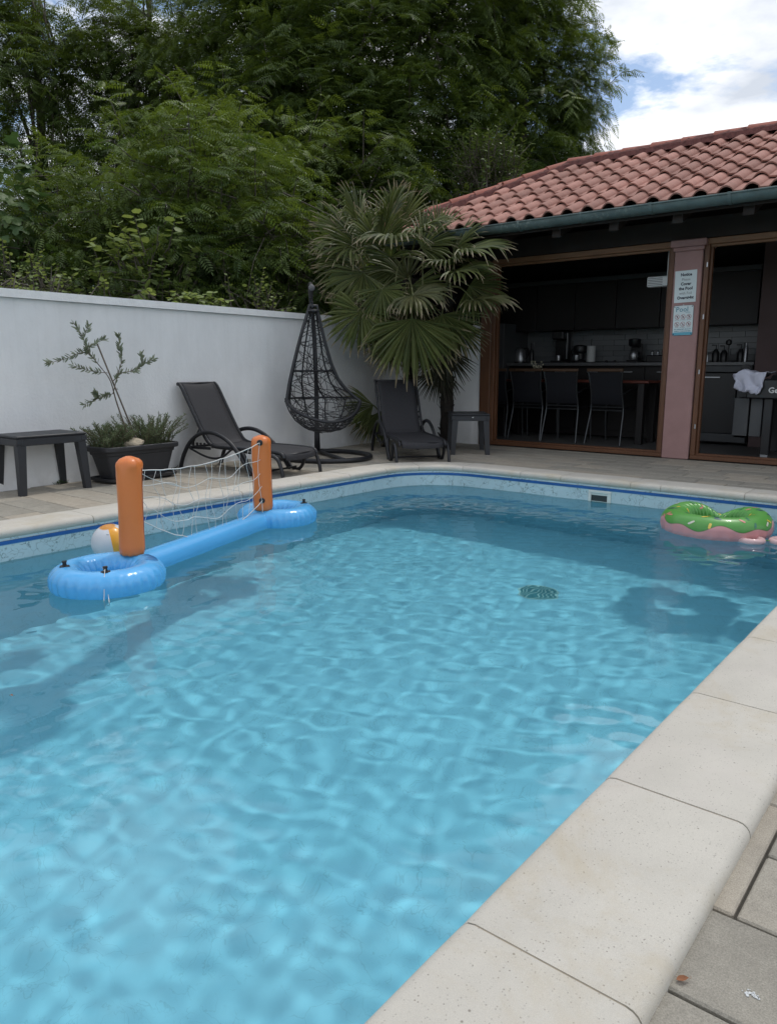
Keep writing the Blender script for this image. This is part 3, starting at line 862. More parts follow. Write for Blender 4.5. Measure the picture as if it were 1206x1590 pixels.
# small coffee maker
k_ = item('drip_coffee_maker', 'small black drip coffee maker near the pink pillar', 'coffee maker', -3.792)
g = G(); g.box(-.075, .075, -.1, .1, 0, .03, 0, .008); g.box(-.07, .07, .04, .1, .03, .24, 0, .01); sub('maker_body', g, M_blk, k_)
g = G(); g.lathe([(.06, .20), (.075, .22), (.08, .29), (.06, .30)], 18, (0, -.02, 0)); sub('filter_head', g, M_blk, k_)
g = G(); g.lathe([(.045, .032), (.058, .07), (.05, .13), (.036, .15)], 16, (0, -.04, 0)); sub('coffee_pot', g, M_steel, k_)
g = G(); g.tube(bez([(.04, -.04, .14), (.1, -.04, .12), (.05, -.04, .05)], 5), .007, 6); sub('handle', g, M_blk, k_)
# rack of cups
k_ = item('cup_rack', 'dark rack of small steel cups on the counter beside the pillar', 'cup rack', -3.497)
g = G(); g.box(-.12, .12, -.07, .07, 0, .09, 0, .01); sub('rack_box', g, M_blk, k_)
for i in range(3):
    g = G(); g.lathe([(.018, .0), (.022, .04), (.012, .05), (.02, .065)], 12); o = ob('steel_cup', g.me('steel_cup', M_steel, 'auto'), k_, (-.07 + .07 * i, 0, .091))
# two black hob knobs
for i, x in enumerate((-4.17, -4.055)):
    k_ = item('small_jar', ('left' if i == 0 else 'right') + ' tiny dark jar between the paper towel roll and the drip coffee maker', 'jar', x, group='tiny dark jars on the counter')
    g = G(); g.lathe([(.02, 0), (.022, .02), (.012, .03)], 10); sub('jar_body', g, M_blk, k_)
# soap bottles behind the right opening
for i, (x, h, lab) in enumerate(((-2.794, .15, 'black pump bottle nearest the pink pillar on the right counter'), (-2.698, .14, 'squat black pump bottle, second from the pillar on the right counter'), (-2.509, .15, 'black pump bottle furthest right along the right counter'))):
    k_ = item('pump_bottle', lab, 'pump bottle', x, group='black pump bottles by the sink')
    g = G(); g.lathe([(.04, 0), (.045, h * .7), (.02, h)], 14); sub('bottle_body', g, M_blk, k_)
    g = G(); g.tube([(0, 0, h), (0, 0, h + .05), (-.05, 0, h + .05)], .008, 6); sub('pump', g, M_blk, k_)
k_ = item('washing_up_brush', 'round dark washing-up brush standing among the pump bottles', 'brush', -2.652)
g = G(); g.tube([(0, 0, 0), (0, 0, .2)], .007, 6); sub('handle', g, M_blk, k_); g = G(); g.lathe([(.0, .19), (.035, .21), (.035, .25), (0, .27)], 12, cap=False); sub('brush_head', g, M_blk, k_)
k_ = item('clear_bottle', 'pale upright bottle at the right end of the row by the sink', 'bottle', -2.453)
g = G(); g.lathe([(.026, 0), (.026, .16), (.012, .19), (.012, .22)], 12); sub('bottle_body', g, M_steel, k_)
k_ = item('tap', 'small steel tap beside the right jamb of the pillar', 'tap', -2.886)
g = G(); g.tube(bez([(0, 0, 0), (0, 0, .1), (.06, -.02, .11), (.1, -.02, .09)], 4), .012, 8); sub('tap_spout', g, M_steel, k_)
# hob front / dishwasher with grey frame
k_ = thing('dishwasher', 'black dishwasher front in a grey frame under the right-hand counter', 'dishwasher', (-2.62, 9.37, 0))
g = G(); g.box(-.36, .18, -.01, .03, .14, .84, 0, .005); sub('dishwasher_door', g, M_blk, k_)
g = G(); g.box(-.44, .33, .0, .035, .85, .92, 0, .003); g.box(.19, .32, .0, .035, .10, .848, 0, .003); g.box(-.44, .32, .0, .035, .04, .138, 0, .003); sub('surround', g, M_greyp, k_)
g = G(); g.lathe([(.055, 0), (.055, .02), (.03, .024)], 20); o = ob('round_clock', g.me('control_dial', M_blk, 'auto'), k_, (.27, -.003, .885), (radians(90), 0, 0)); o.name = 'control_dial'
g = G(); g.box(-.2, .0, -.03, -.012, .78, .80, 0, .004); sub('handle', g, M_steel, k_)

# dining table and chairs
M_sling = material('dark_sling_fabric', (0.009, 0.010, 0.015), 0.75, var=0.15, vs=20, bump=0.2, bs=300)
M_alu = material('grey_metal_tube', (0.07, 0.075, 0.08), 0.35, 0.7, var=0.1)
M_redw = material('red_table_edge', (0.16, 0.045, 0.03), 0.5, var=0.15)
M_chw = material('chair_top_wood', (0.09, 0.05, 0.028), 0.5, var=0.2)
tbl = thing('dining_table', 'long dining table with a red brown edge behind the row of dark chairs', 'table', (-4.1, 9.03, 0))
g = G(); g.box(-1.2, .86, -.27, .24, .72, .75, 0, .006); sub('tabletop', g, M_redw, tbl)
for sx in (-1.1, .76):
    for sy in (-.2, .18):
        g = G(); g.box(sx - .04, sx + .04, sy - .04, sy + .04, 0.004, .718, 0, .004); sub('leg', g, M_cab, tbl)
def make_dchair(label):
    t = thing('dining_chair', label, 'chair', (0, 0, 0), 0, 'dark dining chairs with wooden top rails')
    W_ = .215
    for s in (-1, 1):
        g = G(); g.tube(bez([(s * (W_ + .012), -.03, 0), (s * W_, .02, .22), (s * (W_ - .01), .06, .42), (s * (W_ - .02), .01, .66), (s * W_, -.035, .86)], 6), .011, 8); sub('rear_leg', g, M_alu, t)
        g = G(); g.tube(bez([(s * W_, .49, 0), (s * W_, .46, .3), (s * W_, .45, .62), (s * W_, .30, .655), (s * (W_ - .01), .045, .60)], 6), .011, 8); sub('front_leg', g, M_alu, t)
    g = G(); g.tube([(-W_, .06, .40), (W_, .06, .40)], .009, 6); g.tube([(-W_, .055, .44), (W_, .055, .44)], .009, 6); sub('crossbar', g, M_alu, t)
    def sheet(pts, w, th=.004):
        g = G(); V = []
        for (y, z) in pts:
            V += [(-w, y, z), (w, y, z)]
        b = len(V)
        for (y, z) in pts: V += [(-w, y + th, z - th), (w, y + th, z - th)]
        F = []
        for i in range(len(pts) - 1): F += [(2 * i, 2 * i + 1, 2 * i + 3, 2 * i + 2), (b + 2 * i, b + 2 * i + 2, b + 2 * i + 3, b + 2 * i + 1), (2 * i, 2 * i + 2, b + 2 * i + 2, b + 2 * i), (2 * i + 1, b + 2 * i + 1, b + 2 * i + 3, 2 * i + 3)]
        F += [(0, b, b + 1, 1), (2 * len(pts) - 2, 2 * len(pts) - 1, b + 2 * len(pts) - 1, b + 2 * len(pts) - 2)]
        g.add(V, F); return g
    sub('backrest', sheet([(.045, .47), (.02, .62), (-.012, .76), (-.03, .845)], W_ - .012), M_sling, t)
    sub('seat', sheet([(.05, .42), (.2, .41), (.36, .415), (.47, .425)], W_ - .012), M_sling, t)
    g = G(); g.box(-W_ - .012, W_ + .012, -.05, -.02, .85, .886, 0, .006); sub('top_rail', g, M_chw, t)
    return t
dl = ['dining chair nearest the pink pillar, last on the right of the row', 'dining chair second from the pink pillar in the dark row', 'dining chair with a faint reflection, third from the pink pillar', 'dining chair at the left end, half hidden by the wooden post']
c0 = make_dchair(dl[0])
for i, x in enumerate((-3.655, -4.225, -4.70, -5.20)):
    c_ = c0 if i == 0 else copy_tree(c0)
    c_.location = (x, 8.52, 0.004); c_.rotation_euler[2] = radians((-4, 3, 1, 2)[i]); c_['label'] = dl[i]
# plant on table
k_ = thing('table_flowers', 'small pale flower arrangement on the dining table behind the second chair from the left', 'flowers', (-4.80, 9.0, .751))
g = G(); g.lathe([(.05, 0), (.06, .05), (.04, .09), (.045, .1)], 14); sub('vase', g, M_greyp, k_)
g = G()
for i in range(26):
    a = random.random() * 6.28; r_ = random.uniform(.02, .09); z = random.uniform(.12, .23)
    p = Vector((cos(a) * r_, sin(a) * r_, z)); g.tube([(0, 0, .09), p], .0015, 3)
    for k in range(4):
        u = Vector((random.gauss(0, 1), random.gauss(0, 1), random.gauss(0, 1))).normalized() * .012; v = u.orthogonal() * .8
        g.add([p - u, p - v, p + u, p + v], [(0, 1, 2, 3)])
sub('blooms', g, material('pale_petals', (0.55, 0.53, 0.4), 0.7), k_, False)
# white lamp box hanging in the left opening
k_ = thing('wall_heater', 'white box heater hanging on a white pipe just left of the pink pillar', 'heater', (-2.87, FY + .25, 1.76))
g = G(); g.box(-.13, .10, -.05, .05, -.05, .05, 0, .008); sub('heater_case', g, M_whp, k_)
g = G(); g.tube([(.07, 0, .05), (.07, 0, .09), (.07, 0, .34)], .018, 8); sub('pipe', g, M_whp, k_)
for i in range(5):
    g = G(); g.box(-.12, .03, -.052, -.0505, -.036 + i * .016, -.030 + i * .016); sub('grille_bar', g, M_greyp, k_)
# barbecue with cloth
k_ = thing('barbecue', 'black barbecue cart with white lettering standing in the right-hand opening', 'barbecue', (-1.75, 8.33, 0))
g = G(); g.box(-.26, .8, -.25, .25, .60, .79, 0, .012); sub('fire_box', g, M_blk, k_)
V = []; g = G(); m = 9
for x in (-.05, .8):
    for k in range(m):
        th = pi * k / (m - 1); V.append((x, cos(th) * .24, .792 + sin(th) * .05))
g.add(V, [(k, k + 1, m + k + 1, m + k) for k in range(m - 1)] + [tuple(range(m)), tuple(range(m, 2 * m))[::-1]]); sub('lid', g, M_blk, k_)
g = G(); g.box(-.10, -.02, -.2, -.12, .05, .60, 0, .005); sub('leg', g, M_blk, k_)
g = G(); g.box(-.10, -.02, .16, .2, .05, .60, 0, .005); sub('leg', g, M_blk, k_)
g = G(); g.box(.62, .7, -.2, -.16, .05, .60, 0, .005); sub('leg', g, M_blk, k_)
for x in (-.06, .66):
    g = G(); g.lathe([(.035, -.012), (.035, .012)], 14); o = ob('castor', g.me('castor', M_steel, 'auto'), k_, (x, -.18, .042), (radians(90), 0, 0))
g = G(); g.box(-.23, -.12, -.15, .18, .22, .60, 0, .004); sub('side_panel', g, M_greyp, k_)
g = G(); g.box(-.39, -.25, -.14, .2, .22, .60, 0, .004); sub('side_panel', g, M_greyp, k_)
me = text_me('Geo', .075, M_whp, bold=.002, align='LEFT'); o = ob('lettering', me, k_, (-.06, -.2515, .66), (radians(90), 0, 0))
# cloth: crumpled sheet draped over the left end
g = G(); nu, nv = 26, 24; V = []
for j in range(nv + 1):
    v = j / nv
    for i in range(nu + 1):
        u = i / nu
        x = -.39 + .30 * u
        if v < .5: y = .18 - .44 * (v / .5); z = .85
        else: y = -.26 - .02 * (v - .5); z = .85 - (v - .5) / .5 * (.22 - .14 * abs(u - .6) ** 1 )
        nz = noise.noise(Vector((u * 3.2, v * 3.6, 1.3))) ; n2_ = noise.noise(Vector((u * 7, v * 7, 5.3)))
        z += .045 * nz + .02 * n2_ - .05 * abs(u - .5) ** 1.5
        y += .05 * noise.noise(Vector((u * 4, v * 3.1, 9.1))) - .012 * abs(noise.noise(Vector((u * 9, v * 4, 3))))
        x += .05 * noise.noise(Vector((u * 2.3, v * 4.2, 7.7))) + (.06 * (.5 - u) * max(0, v - .5) * 2)
        V.append((x, y, z))
g.add(V, [(j * (nu + 1) + i, j * (nu + 1) + i + 1, (j + 1) * (nu + 1) + i + 1, (j + 1) * (nu + 1) + i) for j in range(nv) for i in range(nu)])
k2 = thing('cloth', 'crumpled white towel hanging over the left end of the black barbecue', 'towel', (-1.75, 8.33, 0), me=g.me('cloth', material('white_towel', (0.55, 0.57, 0.68), 0.9, var=0.05, bump=.2), True))
sm_ = k2.modifiers.new('thick', 'SOLIDIFY'); sm_.thickness = .006

# ------------------------------------------------------------------ signs on the pillar
M_paper = material('sign_white', (0.60, 0.68, 0.70), 0.4, var=0.03)
M_ink = material('ink_dark', (0.03, 0.04, 0.06), 0.6, var=0.0)
M_inkg = material('ink_grey', (0.17, 0.19, 0.21), 0.6, var=0.0)
M_teal = material('ink_teal', (0.07, 0.25, 0.33), 0.6, var=0.0)
M_tealb = material('sign_teal', (0.10, 0.36, 0.48), 0.4, var=0.03)
M_red = material('ink_red', (0.33, 0.06, 0.07), 0.6, var=0.0)
SY = FY - .0225
s1 = thing('notice_sign', 'white notice asking to cover the pool with foil overnight, upper pillar sign', 'sign', (-2.534, SY, 1.67), 0)
s1.rotation_euler = (0, radians(-1.2), 0)
g = G(); g.box(-.103, .103, -.003, 0, -.149, .149, 0, .001); sub('sign_board', g, M_paper, s1, False)
for i, (t, m_, b_, s_) in enumerate((('Notice', M_ink, .0016, .038), ('Please', M_inkg, 0, .033), ('Cover', M_ink, .0016, .038), ('the Pool', M_ink, .0016, .038), ('with Foil', M_inkg, 0, .034), ('Overnight', M_ink, .0016, .038))):
    ob('lettering', text_me(t, s_, m_, .0004, bold=b_), s1, (0.004, -.0038, .098 - i * .043), (radians(90), 0, 0))
s2 = thing('pool_rules_sign', 'pale blue pool rules sign with six round prohibition symbols, lower sign on the pink pillar', 'sign', (-2.535, SY, 1.352), 0)
s2.rotation_euler = (0, radians(-1.0), 0)
def rrect(w, h, r, y0, y1, z0=0):
    g = G(); P = []
    for cx0, cz0, a0 in ((w - r, h - r, 0), (-w + r, h - r, 90), (-w + r, -h + r, 180), (w - r, -h + r, 270)):
        for k in range(5):
            a = radians(a0 + 22.5 * k); P.append((cx0 + r * cos(a), cz0 + r * sin(a) + z0))
    n_ = len(P)
    g.add([(x, y1, z) for x, z in P] + [(x, y0, z) for x, z in P], [tuple(range(n_, 2 * n_)), tuple(range(n_))[::-1]] + [(k, (k + 1) % n_, n_ + (k + 1) % n_, n_ + k) for k in range(n_)])
    return g
sub('sign_plate', rrect(.097, .143, .016, -.002, 0), M_ink, s2, False)
sub('sign_board', rrect(.094, .140, .014, -.0035, -.0022), M_paper, s2, False)
sub('blue_footer', rrect(.0935, .014, .012, -.0042, -.0036, -.1255), M_tealb, s2, False)
ob('lettering', text_me('Pool', .066, M_teal, .0003, bold=.0005), s2, (-.012, -.0042, .083), (radians(90), 0, 0)).data.transform(Matrix.Shear('XY', 4, (.28, 0)))
ob('lettering', text_me('RULES', .016, M_teal, .0003), s2, (.045, -.0042, .068), (radians(90), 0, 0))
caps = ('NO DIVING', 'NO RUNNING', 'NO GLASS', 'NO PETS', 'NO SMOKING', 'NO FOOD')
for i in range(6):
    cxx, czz = (-.056, 0, .056)[i % 3], (.034, -.036)[i // 3]
    sy_ = ob('prohibition_symbol', None, s2, (cxx, -.0038, czz))
    g = G(); V = []; n_ = 24
    for r_ in (.0225, .019):
        for k in range(n_): a = 2 * pi * k / n_; V.append((cos(a) * r_, -.0004, sin(a) * r_))
    g.add(V, [(k, n_ + k, n_ + (k + 1) % n_, (k + 1) % n_) for k in range(n_)])
    q = .7071
    g.add([(-.0155 - .0015, -.0005, .0155 - .0015), (-.0155 + .0015, -.0005, .0155 + .0015), (.0155 + .0015, -.0005, -.0155 + .0015), (.0155 - .0015, -.0005, -.0155 - .0015)], [(0, 1, 2, 3)])
    ob('ring', g.me('ring', M_red), sy_)
    g = G(); rr_ = random.Random(i)
    x0, z0 = rr_.uniform(-.003, .003), rr_.uniform(-.002, .002)
    g.lathe([(.0032, -.0002), (.0032, .0001)], 10, (0, 0, 0))
    g.V = [(x + x0 - .003, z - .0002, y + z0 + .008) for x, y, z in g.V]
    for (a, b_) in (((-.002, .006), (.002, -.004)), ((.002, -.004), (-.006, -.011)), ((.002, -.004), (.008, -.010)), ((-.001, .003), (.009, .001))):
        a = Vector((a[0] + x0, 0, a[1] + z0)); b_ = Vector((b_[0] + x0 * .5, 0, b_[1])); d = (b_ - a).normalized(); nn = Vector((-d.z, 0, d.x)) * .0022
        g.add([a + nn + Vector((0, -.0003, 0)), a - nn + Vector((0, -.0003, 0)), b_ - nn + Vector((0, -.0003, 0)), b_ + nn + Vector((0, -.0003, 0))], [(0, 1, 2, 3)])
    ob('pictogram', g.me('pictogram', M_ink), sy_)
    ob('caption', text_me(caps[i], .0085, M_ink, .0002), sy_, (0, -.0003, -.0315), (radians(90), 0, 0))
ob('lettering', text_me('NO LIFEGUARD ON DUTY', .0135, M_teal, .0002, bold=.0005), s2, (0, -.0042, -.088), (radians(90), 0, 0))
ob('lettering', text_me('SWIM AT YOUR OWN RISK', .0128, M_teal, .0002, bold=.0005), s2, (0, -.0042, -.106), (radians(90), 0, 0))
for sx in (-1, 1):
    for sz in (-1, 1):
        g = G(); g.lathe([(.005, 0), (.005, .003)], 8); o = ob('screw', g.me('screw', M_ink), s2, (sx * .083, -.004, sz * .129), (radians(90), 0, 0))
g = G(); g.lathe([(.006, 0), (.006, .004)], 8); ob('screw', g.me('screw', M_steel), s2, (0, -.004, .146), (radians(90), 0, 0))
# ------------------------------------------------------------------ loungers
M_frame = material('charcoal_frame', (0.022, 0.023, 0.027), 0.42, 0.2, var=0.15, vs=12)
def mesh_fabric(b, tcn, c, bs):
    w = b.n('ShaderNodeTexCoord').outputs['Object']
    v = b.n('ShaderNodeTexVoronoi', {'Vector': w, 'Scale': 380.0})
    return b.mix(1.0, c, b.ramp(v.outputs['Distance'], [(0.2, 1.25), (0.7, 0.6)]), 'MULTIPLY')
M_fab = material('charcoal_sling', (0.036, 0.036, 0.041), 0.7, var=0.08, vs=3, build=mesh_fabric, spec=0.35)
M_rub = material('rubber_foot', (0.01, 0.01, 0.01), 0.7)
def make_lounger(label):
    t = thing('sun_lounger', label, 'sun lounger', (0, 0, 0), 0, 'charcoal sling sun loungers')
    W2 = 0.226
    # sling profile (x, z)
    P = bez([(0.0, 0, .145), (0.012, 0, .19), (0.08, 0, .212), (0.34, 0, .22), (0.64, 0, .222), (0.80, 0, .236), (0.89, 0, .32), (1.03, 0, .55), (1.14, 0, .735), (1.185, 0, .762)], 6)
    nW = 8
    g = G(); V = []
    for p in P:
        for k in range(nW + 1):
            w = (k / nW * 2 - 1); V.append((p.x, w * (W2 - .022), p.z - .012 * (1 - w * w)))
    m = nW + 1; n_ = len(P)
    F = [(i * m + k, i * m + k + 1, (i + 1) * m + k + 1, (i + 1) * m + k) for i in range(n_ - 1) for k in range(nW)]
    g.add(V, F)
    split = [i for i, p in enumerate(P) if p.x > .80][0]
    for nm, a, b_ in (('seat', 0, split), ('backrest', split, n_ - 1)):
        gg = G(); gg.add(V[a * m:(b_ + 1) * m], [(i * m + k, i * m + k + 1, (i + 1) * m + k + 1, (i + 1) * m + k) for i in range(b_ - a) for k in range(nW)])
        o = ob(nm, gg.me(nm, M_fab, True), t); md = o.modifiers.new('t', 'SOLIDIFY'); md.thickness = .004
    for s in (-1, 1):
        y = s * W2
        g = G(); g.tube([(p.x, y, p.z - .004) for p in P[3:split + 1]], .013, 8, sq=1.3); ob('seat_rail', g.me('seat_rail', M_frame, True), t)
        g = G(); g.tube([(p.x, y, p.z - .004) for p in P[split:]], .013, 8, sq=1.3); ob('back_rail', g.me('back_rail', M_frame, True), t)
        ya = s * (W2 + .034)
        # front leg: foot, arch, loop under the seat
        pts = bez([(-.012, ya, .0), (.0, ya, .07), (.035, ya, .15), (.10, ya, .183), (.150, ya, .15), (.175, ya, .07), (.22, ya, .014), (.29, ya, .014), (.35, ya, .07), (.39, ya, .15), (.45, y + s * .012, .20)], 6)
        g = G(); g.tube(pts, .0155, 8); lg = ob('front_leg', g.me('front_leg', M_frame, True), t)
        g = G(); g.box(.225, .285, ya - .014, ya + .014, -.004, .008, 0, .003); ob('rubber_foot', g.me('rubber_foot', M_rub), lg)
        # arm arch
        pts = bez([(.33, ya, .0), (.44, ya, .15), (.57, ya, .275), (.74, ya, .343), (.90, ya, .332), (1.03, ya, .25), (1.12, ya, .12), (1.165, ya, .0)], 7)
        g = G(); g.tube(pts, .0165, 8, sq=1.15); ob('armrest', g.me('armrest', M_frame, True), t)
        g = G(); g.tube(bez([(.56, y + s * .012, .21), (.66, ya - s * .01, .14), (.78, ya - s * .02, .12), (.9, ya - s * .02, .14), (1.04, ya - s * .01, .195)], 5), .010, 6); ob('brace', g.me('brace', M_frame, True), t)
        g = G(); g.box(.84, 1.10, y - .008 * s, y - .03 * s, .188, .212, 0, .003)
        for k in range(4): g.box(.90 + k * .045, .914 + k * .045, y - .008 * s, y - .028 * s, .213, .246, 0, .002)
        ob('recline_rack', g.me('recline_rack', M_frame), t)
        g = G(); g.tube([(1.06, y - s * .02, .225), (.94, y - s * .015, .39)], .009, 6); ob('recline_strut', g.me('recline_strut', M_frame, True), t)
    g = G(); g.tube([(.02, -W2, .182), (.02, W2, .182)], .013, 8); g.tube([(1.07, -W2 - .03, .20), (1.07, W2 + .03, .20)], .011, 8); g.tube([(1.185, -W2, .758), (1.185, W2, .758)], .014, 8); g.tube([(.255, -W2 - .03, .03), (.255, W2 + .03, .03)], .009, 6); g.tube([(.80, -W2, .215), (.80, W2, .215)], .010, 6)
    ob('crossbars', g.me('crossbars', M_frame, True), t)
    return t
l1 = make_lounger('sun lounger against the white wall between the rosemary planter and the hanging chair')
l1.location = (-4.59, 4.47, 0); l1.rotation_euler[2] = pi + 0.14
l2 = copy_tree(l1)
l2['label'] = 'sun lounger under the palm leaves, facing the rounded corner of the pool'
l2.location = (-4.29, 5.80, 0); l2.rotation_euler[2] = math.atan2(0.62, -0.785)

# ------------------------------------------------------------------ side tables
M_res = material('charcoal_resin', (0.020, 0.022, 0.027), 0.5, var=0.12, vs=10, bump=.12, bs=90)
def make_table(label):
    t = thing('side_table', label, 'side table', (0, 0, 0), 0, 'dark resin side tables')
    hx, hy, h = .20, .265, .425
    g = G(); g.box(-hx, hx, -hy, hy, h - .016, h, 0, .005)
    g.box(-hx + .012, hx - .012, -hy + .012, hy - .012, h - .019, h - .0165); ob('tabletop', g.me('tabletop', M_res), t)
    g = G()
    for s in (-1, 1):
        g.box(-hx + .012, hx - .012, s * (hy - .028), s * (hy - .004), h - .072, h - .0195, 0, .003)
        g.box(s * (hx - .028), s * (hx - .004), -hy + .03, hy - .03, h - .0715, h - .0195, 0, .003)
    ob('apron', g.me('apron', M_res), t)
    for sx in (-1, 1):
        for sy in (-1, 1):
            g = G(); V = []
            for z, o_, w in ((0, .010, .046), (h - .061, -.004, .062)):
                x1, y1 = sx * (hx + o_ - .004), sy * (hy + o_ - .004)
                x0, y0 = x1 - sx * w, y1 - sy * w
                q = [(x0, y0, z), (x1, y0, z), (x1, y1, z), (x0, y1, z)]
                V += q if sx * sy > 0 else q[::-1]
            g.add(V, [(3, 2, 1, 0), (4, 5, 6, 7), (0, 1, 5, 4), (1, 2, 6, 5), (2, 3, 7, 6), (3, 0, 4, 7)])
            g.box(*sorted((sx * (hx - .045), sx * (hx - .001))), *sorted((sy * (hy - .045), sy * (hy - .001))), h - .0605, h - .021, 0, .003)
            ob('leg', g.me('leg', M_res), t)
    return t
t1 = make_table('dark side table at the left edge of the picture, beside the rosemary planter')
t1.location = (-5.545, 2.71, 0); t1.rotation_euler[2] = radians(0.5)
t2 = copy_tree(t1); t2['label'] = 'dark side table between the far lounger and the wooden door post'
t2.location = (-4.47, 6.86, 0); t2.rotation_euler[2] = math.atan2(.236, .29)
g = G(); g.add([(-.012, 0, .0), (-.004, 0, -.006), (.006, 0, -.004), (.004, 0, .003), (.010, 0, .010), (.006, 0, -.001)], [(0, 1, 2, 3), (3, 2, 5, 4)])
o = ob('logo_tag', g.me('logo_tag', M_whp), t2, (.02, -.269, .392), (0, 0, 0))

# ------------------------------------------------------------------ hanging egg chair
hc = thing('hanging_chair', 'black woven hanging egg chair on its curved stand in front of the white wall', 'hanging chair', (-5.42, 5.50, 0), radians(0))
vd = Vector((-5.42, 5.50, 0)).normalized(); face = -vd                  # pod opening looks back towards the pool
fr_ = Vector((face.x, face.y, 0)); fr_.rotate(Matrix.Rotation(radians(14), 3, 'Z')); rt_ = Vector((0, 0, 1)).cross(fr_)
# rt_ = to the viewer's right
if rt_.dot(Vector((cos(radians(39.1)), sin(radians(39.1)), 0))) < 0: rt_ = -rt_
UP = Vector((0, 0, 1))
def HP(u, w, z): return rt_ * u + fr_ * w + UP * z
g = G()
ringp = [Vector((cos(a) * .50, sin(a) * .44, .024)) + Vector((.12, -.02, 0)) for a in [2 * pi * k / 40 for k in range(40)]]
g.tube(ringp, .024, 10, closed=True); ob('base_ring', g.me('base_ring', M_frame, True), hc)
back = HP(.095, -.34, 0)
g = G(); g.tube([back + UP * z for z in (.02, .3)], [.034, .027], 12); g.tube([HP(.095, -.34, .024), Vector((.12, -.02, .024)) + HP(.1, .40, 0)], .02, 8); ob('base_socket', g.me('base_socket', M_frame, True), hc)
g = G(); pole = bez([back + UP * .28, back + UP * .8 , HP(.085, -.35, 1.25), HP(.05, -.30, 1.55), HP(-.0, -.14, 1.705), HP(-.025, 0.0, 1.69), HP(-.025, .035, 1.665)], 8)
g.tube(pole, .023, 12); ob('curved_pole', g.me('curved_pole', M_frame, True), hc)
g = G(); g.lathe([(.0, -.012), (.028, -.010), (.032, 0), (.028, .010), (0, .012)], 16, cap=False); q = ob('pole_end_cap', g.me('pole_end_cap', material('grey_cap', (0.12, 0.12, 0.13), 0.5), True), hc, HP(-.028, .045, 1.668), None)
q.rotation_euler = Vector(fr_).to_track_quat('Z', 'Y').to_euler()
# spring and chain
g = G(); tp = HP(-.025, 0.02, 0)
g.tube([tp + UP * z + Vector((cos(a) * .013, sin(a) * .013, 0)) for z, a in [(1.655 - i * .0016, i * .9) for i in range(50)]], .0035, 5)
g.tube([tp + UP * 1.575, tp + UP * 1.535], .005, 6); g.tube([tp + UP * (1.535 + 0) + Vector((cos(a) * .014, 0, sin(a) * .018 - .01)) for a in [2 * pi * k / 12 for k in range(12)]], .004, 5, closed=True)
ob('spring_hanger', g.me('spring_hanger', M_frame, True), hc)
# pod: shell surface; phi from -pi (left edge) through 0 (back) to pi... using half angles
ZTOP, ZBOT = 1.50, .235
PL = [(0, .02), (.05, .17), (.11, .25), (.18, .285), (.262, .30), (.4, .265), (.55, .215), (.7, .16), (.85, .10), (.95, .055), (1, .04)]
PR = [(0, .02), (.05, .24), (.11, .33), (.18, .40), (.262, .47), (.33, .35), (.42, .25), (.55, .175), (.7, .12), (.85, .075), (.95, .045), (1, .04)]
def lerp_pts(pts, t):
    for (a, va), (b_, vb) in zip(pts, pts[1:]):
        if t <= b_: return va + (vb - va) * (t - a) / (b_ - a)
    return pts[-1][1]
def prof_c(t):
    t = min(1, max(0, t)); return (lerp_pts(PR, t) - lerp_pts(PL, t)) / 2 + (.08 * max(0, 1 - t / .262) if t < .262 else 0) - .01
def prof_w(t):
    t = min(1, max(0, t)); return (lerp_pts(PR, t) + lerp_pts(PL, t)) / 2
def prof_w_old(t):
    pts = [(0, .02), (1, .04)]
    for (a, va), (b_, vb) in zip(pts, pts[1:]):
        if t <= b_:
            s = (t - a) / (b_ - a); s = s * s * (3 - 2 * s) * .3 + s * .7; return va + (vb - va) * s
    return .04
def prof_d(t):   # depth backwards
    return prof_w(t) * (0.92 if t < .3 else 0.92 - .25 * (t - .3))
def prof_f(t):   # centre shift
    return 0.015
def pod(th, t):
    """th: 0 = straight back, +-pi/2 = sides, +-pi = front"""
    w, d, cs = prof_w(t), prof_d(t), prof_c(t)
    c = cos(th)
    dep = d * c if c > 0 else d * 1.12 * c
    return HP(w * sin(th) + cs, -dep + prof_f(t), ZBOT + (ZTOP - ZBOT) * t)
def lip(s):      # s -1..1 along the front lip from left corner to right corner
    th = s * pi; 
    return th
# front frame: left side from top to the left corner, lip, right side back to the top
TC = .262
side = lambda sg: [pod(sg * (pi * .52 + .05 * (1 - t)), t) for t in np.linspace(1, TC, 18)]
lipc = []
for k in range(1, 24):
    a = k / 24
    th = pi * .53 + (2 * pi - 2 * pi * .53) * a         # from left side round the front
    t = TC - .150 * abs(sin(pi * a)) ** .8
    lipc.append(pod(-th, t) + fr_ * .02 * sin(pi * a))
loopf = side(-1)
edge = loopf + lipc + side(1)[::-1]
g = G(); g.tube(edge, .0165, 10, closed=True)
ob('front_frame', g.me('front_frame', M_frame, True), hc)
g = G(); g.tube([pod(th, .04) for th in [2 * pi * k / 24 for k in range(24)]], .009, 6, closed=True); g.tube([pod(th, TC + .02) for th in np.linspace(-pi * .52, pi * .52, 30)], .010, 6)
g.tube([pod(th, .5) for th in np.linspace(-pi * .52, pi * .52, 26)], .010, 6); g.tube([pod(th, .96) for th in [2 * pi * k / 12 for k in range(12)]], .013, 6, closed=True)
for th in (-.9, -.3, .3, .9): g.tube([pod(th, t) for t in np.linspace(.98, .03, 26)], .008, 6)
g.tube([tp + UP * 1.50, tp + UP * 1.47], .012, 6); ob('inner_ribs', g.me('inner_ribs', M_frame, True), hc)
M_rat = material('black_rattan', (0.022, 0.022, 0.025), 0.5, var=0.3, vs=30)
g = G(); rr_ = random.Random(4)
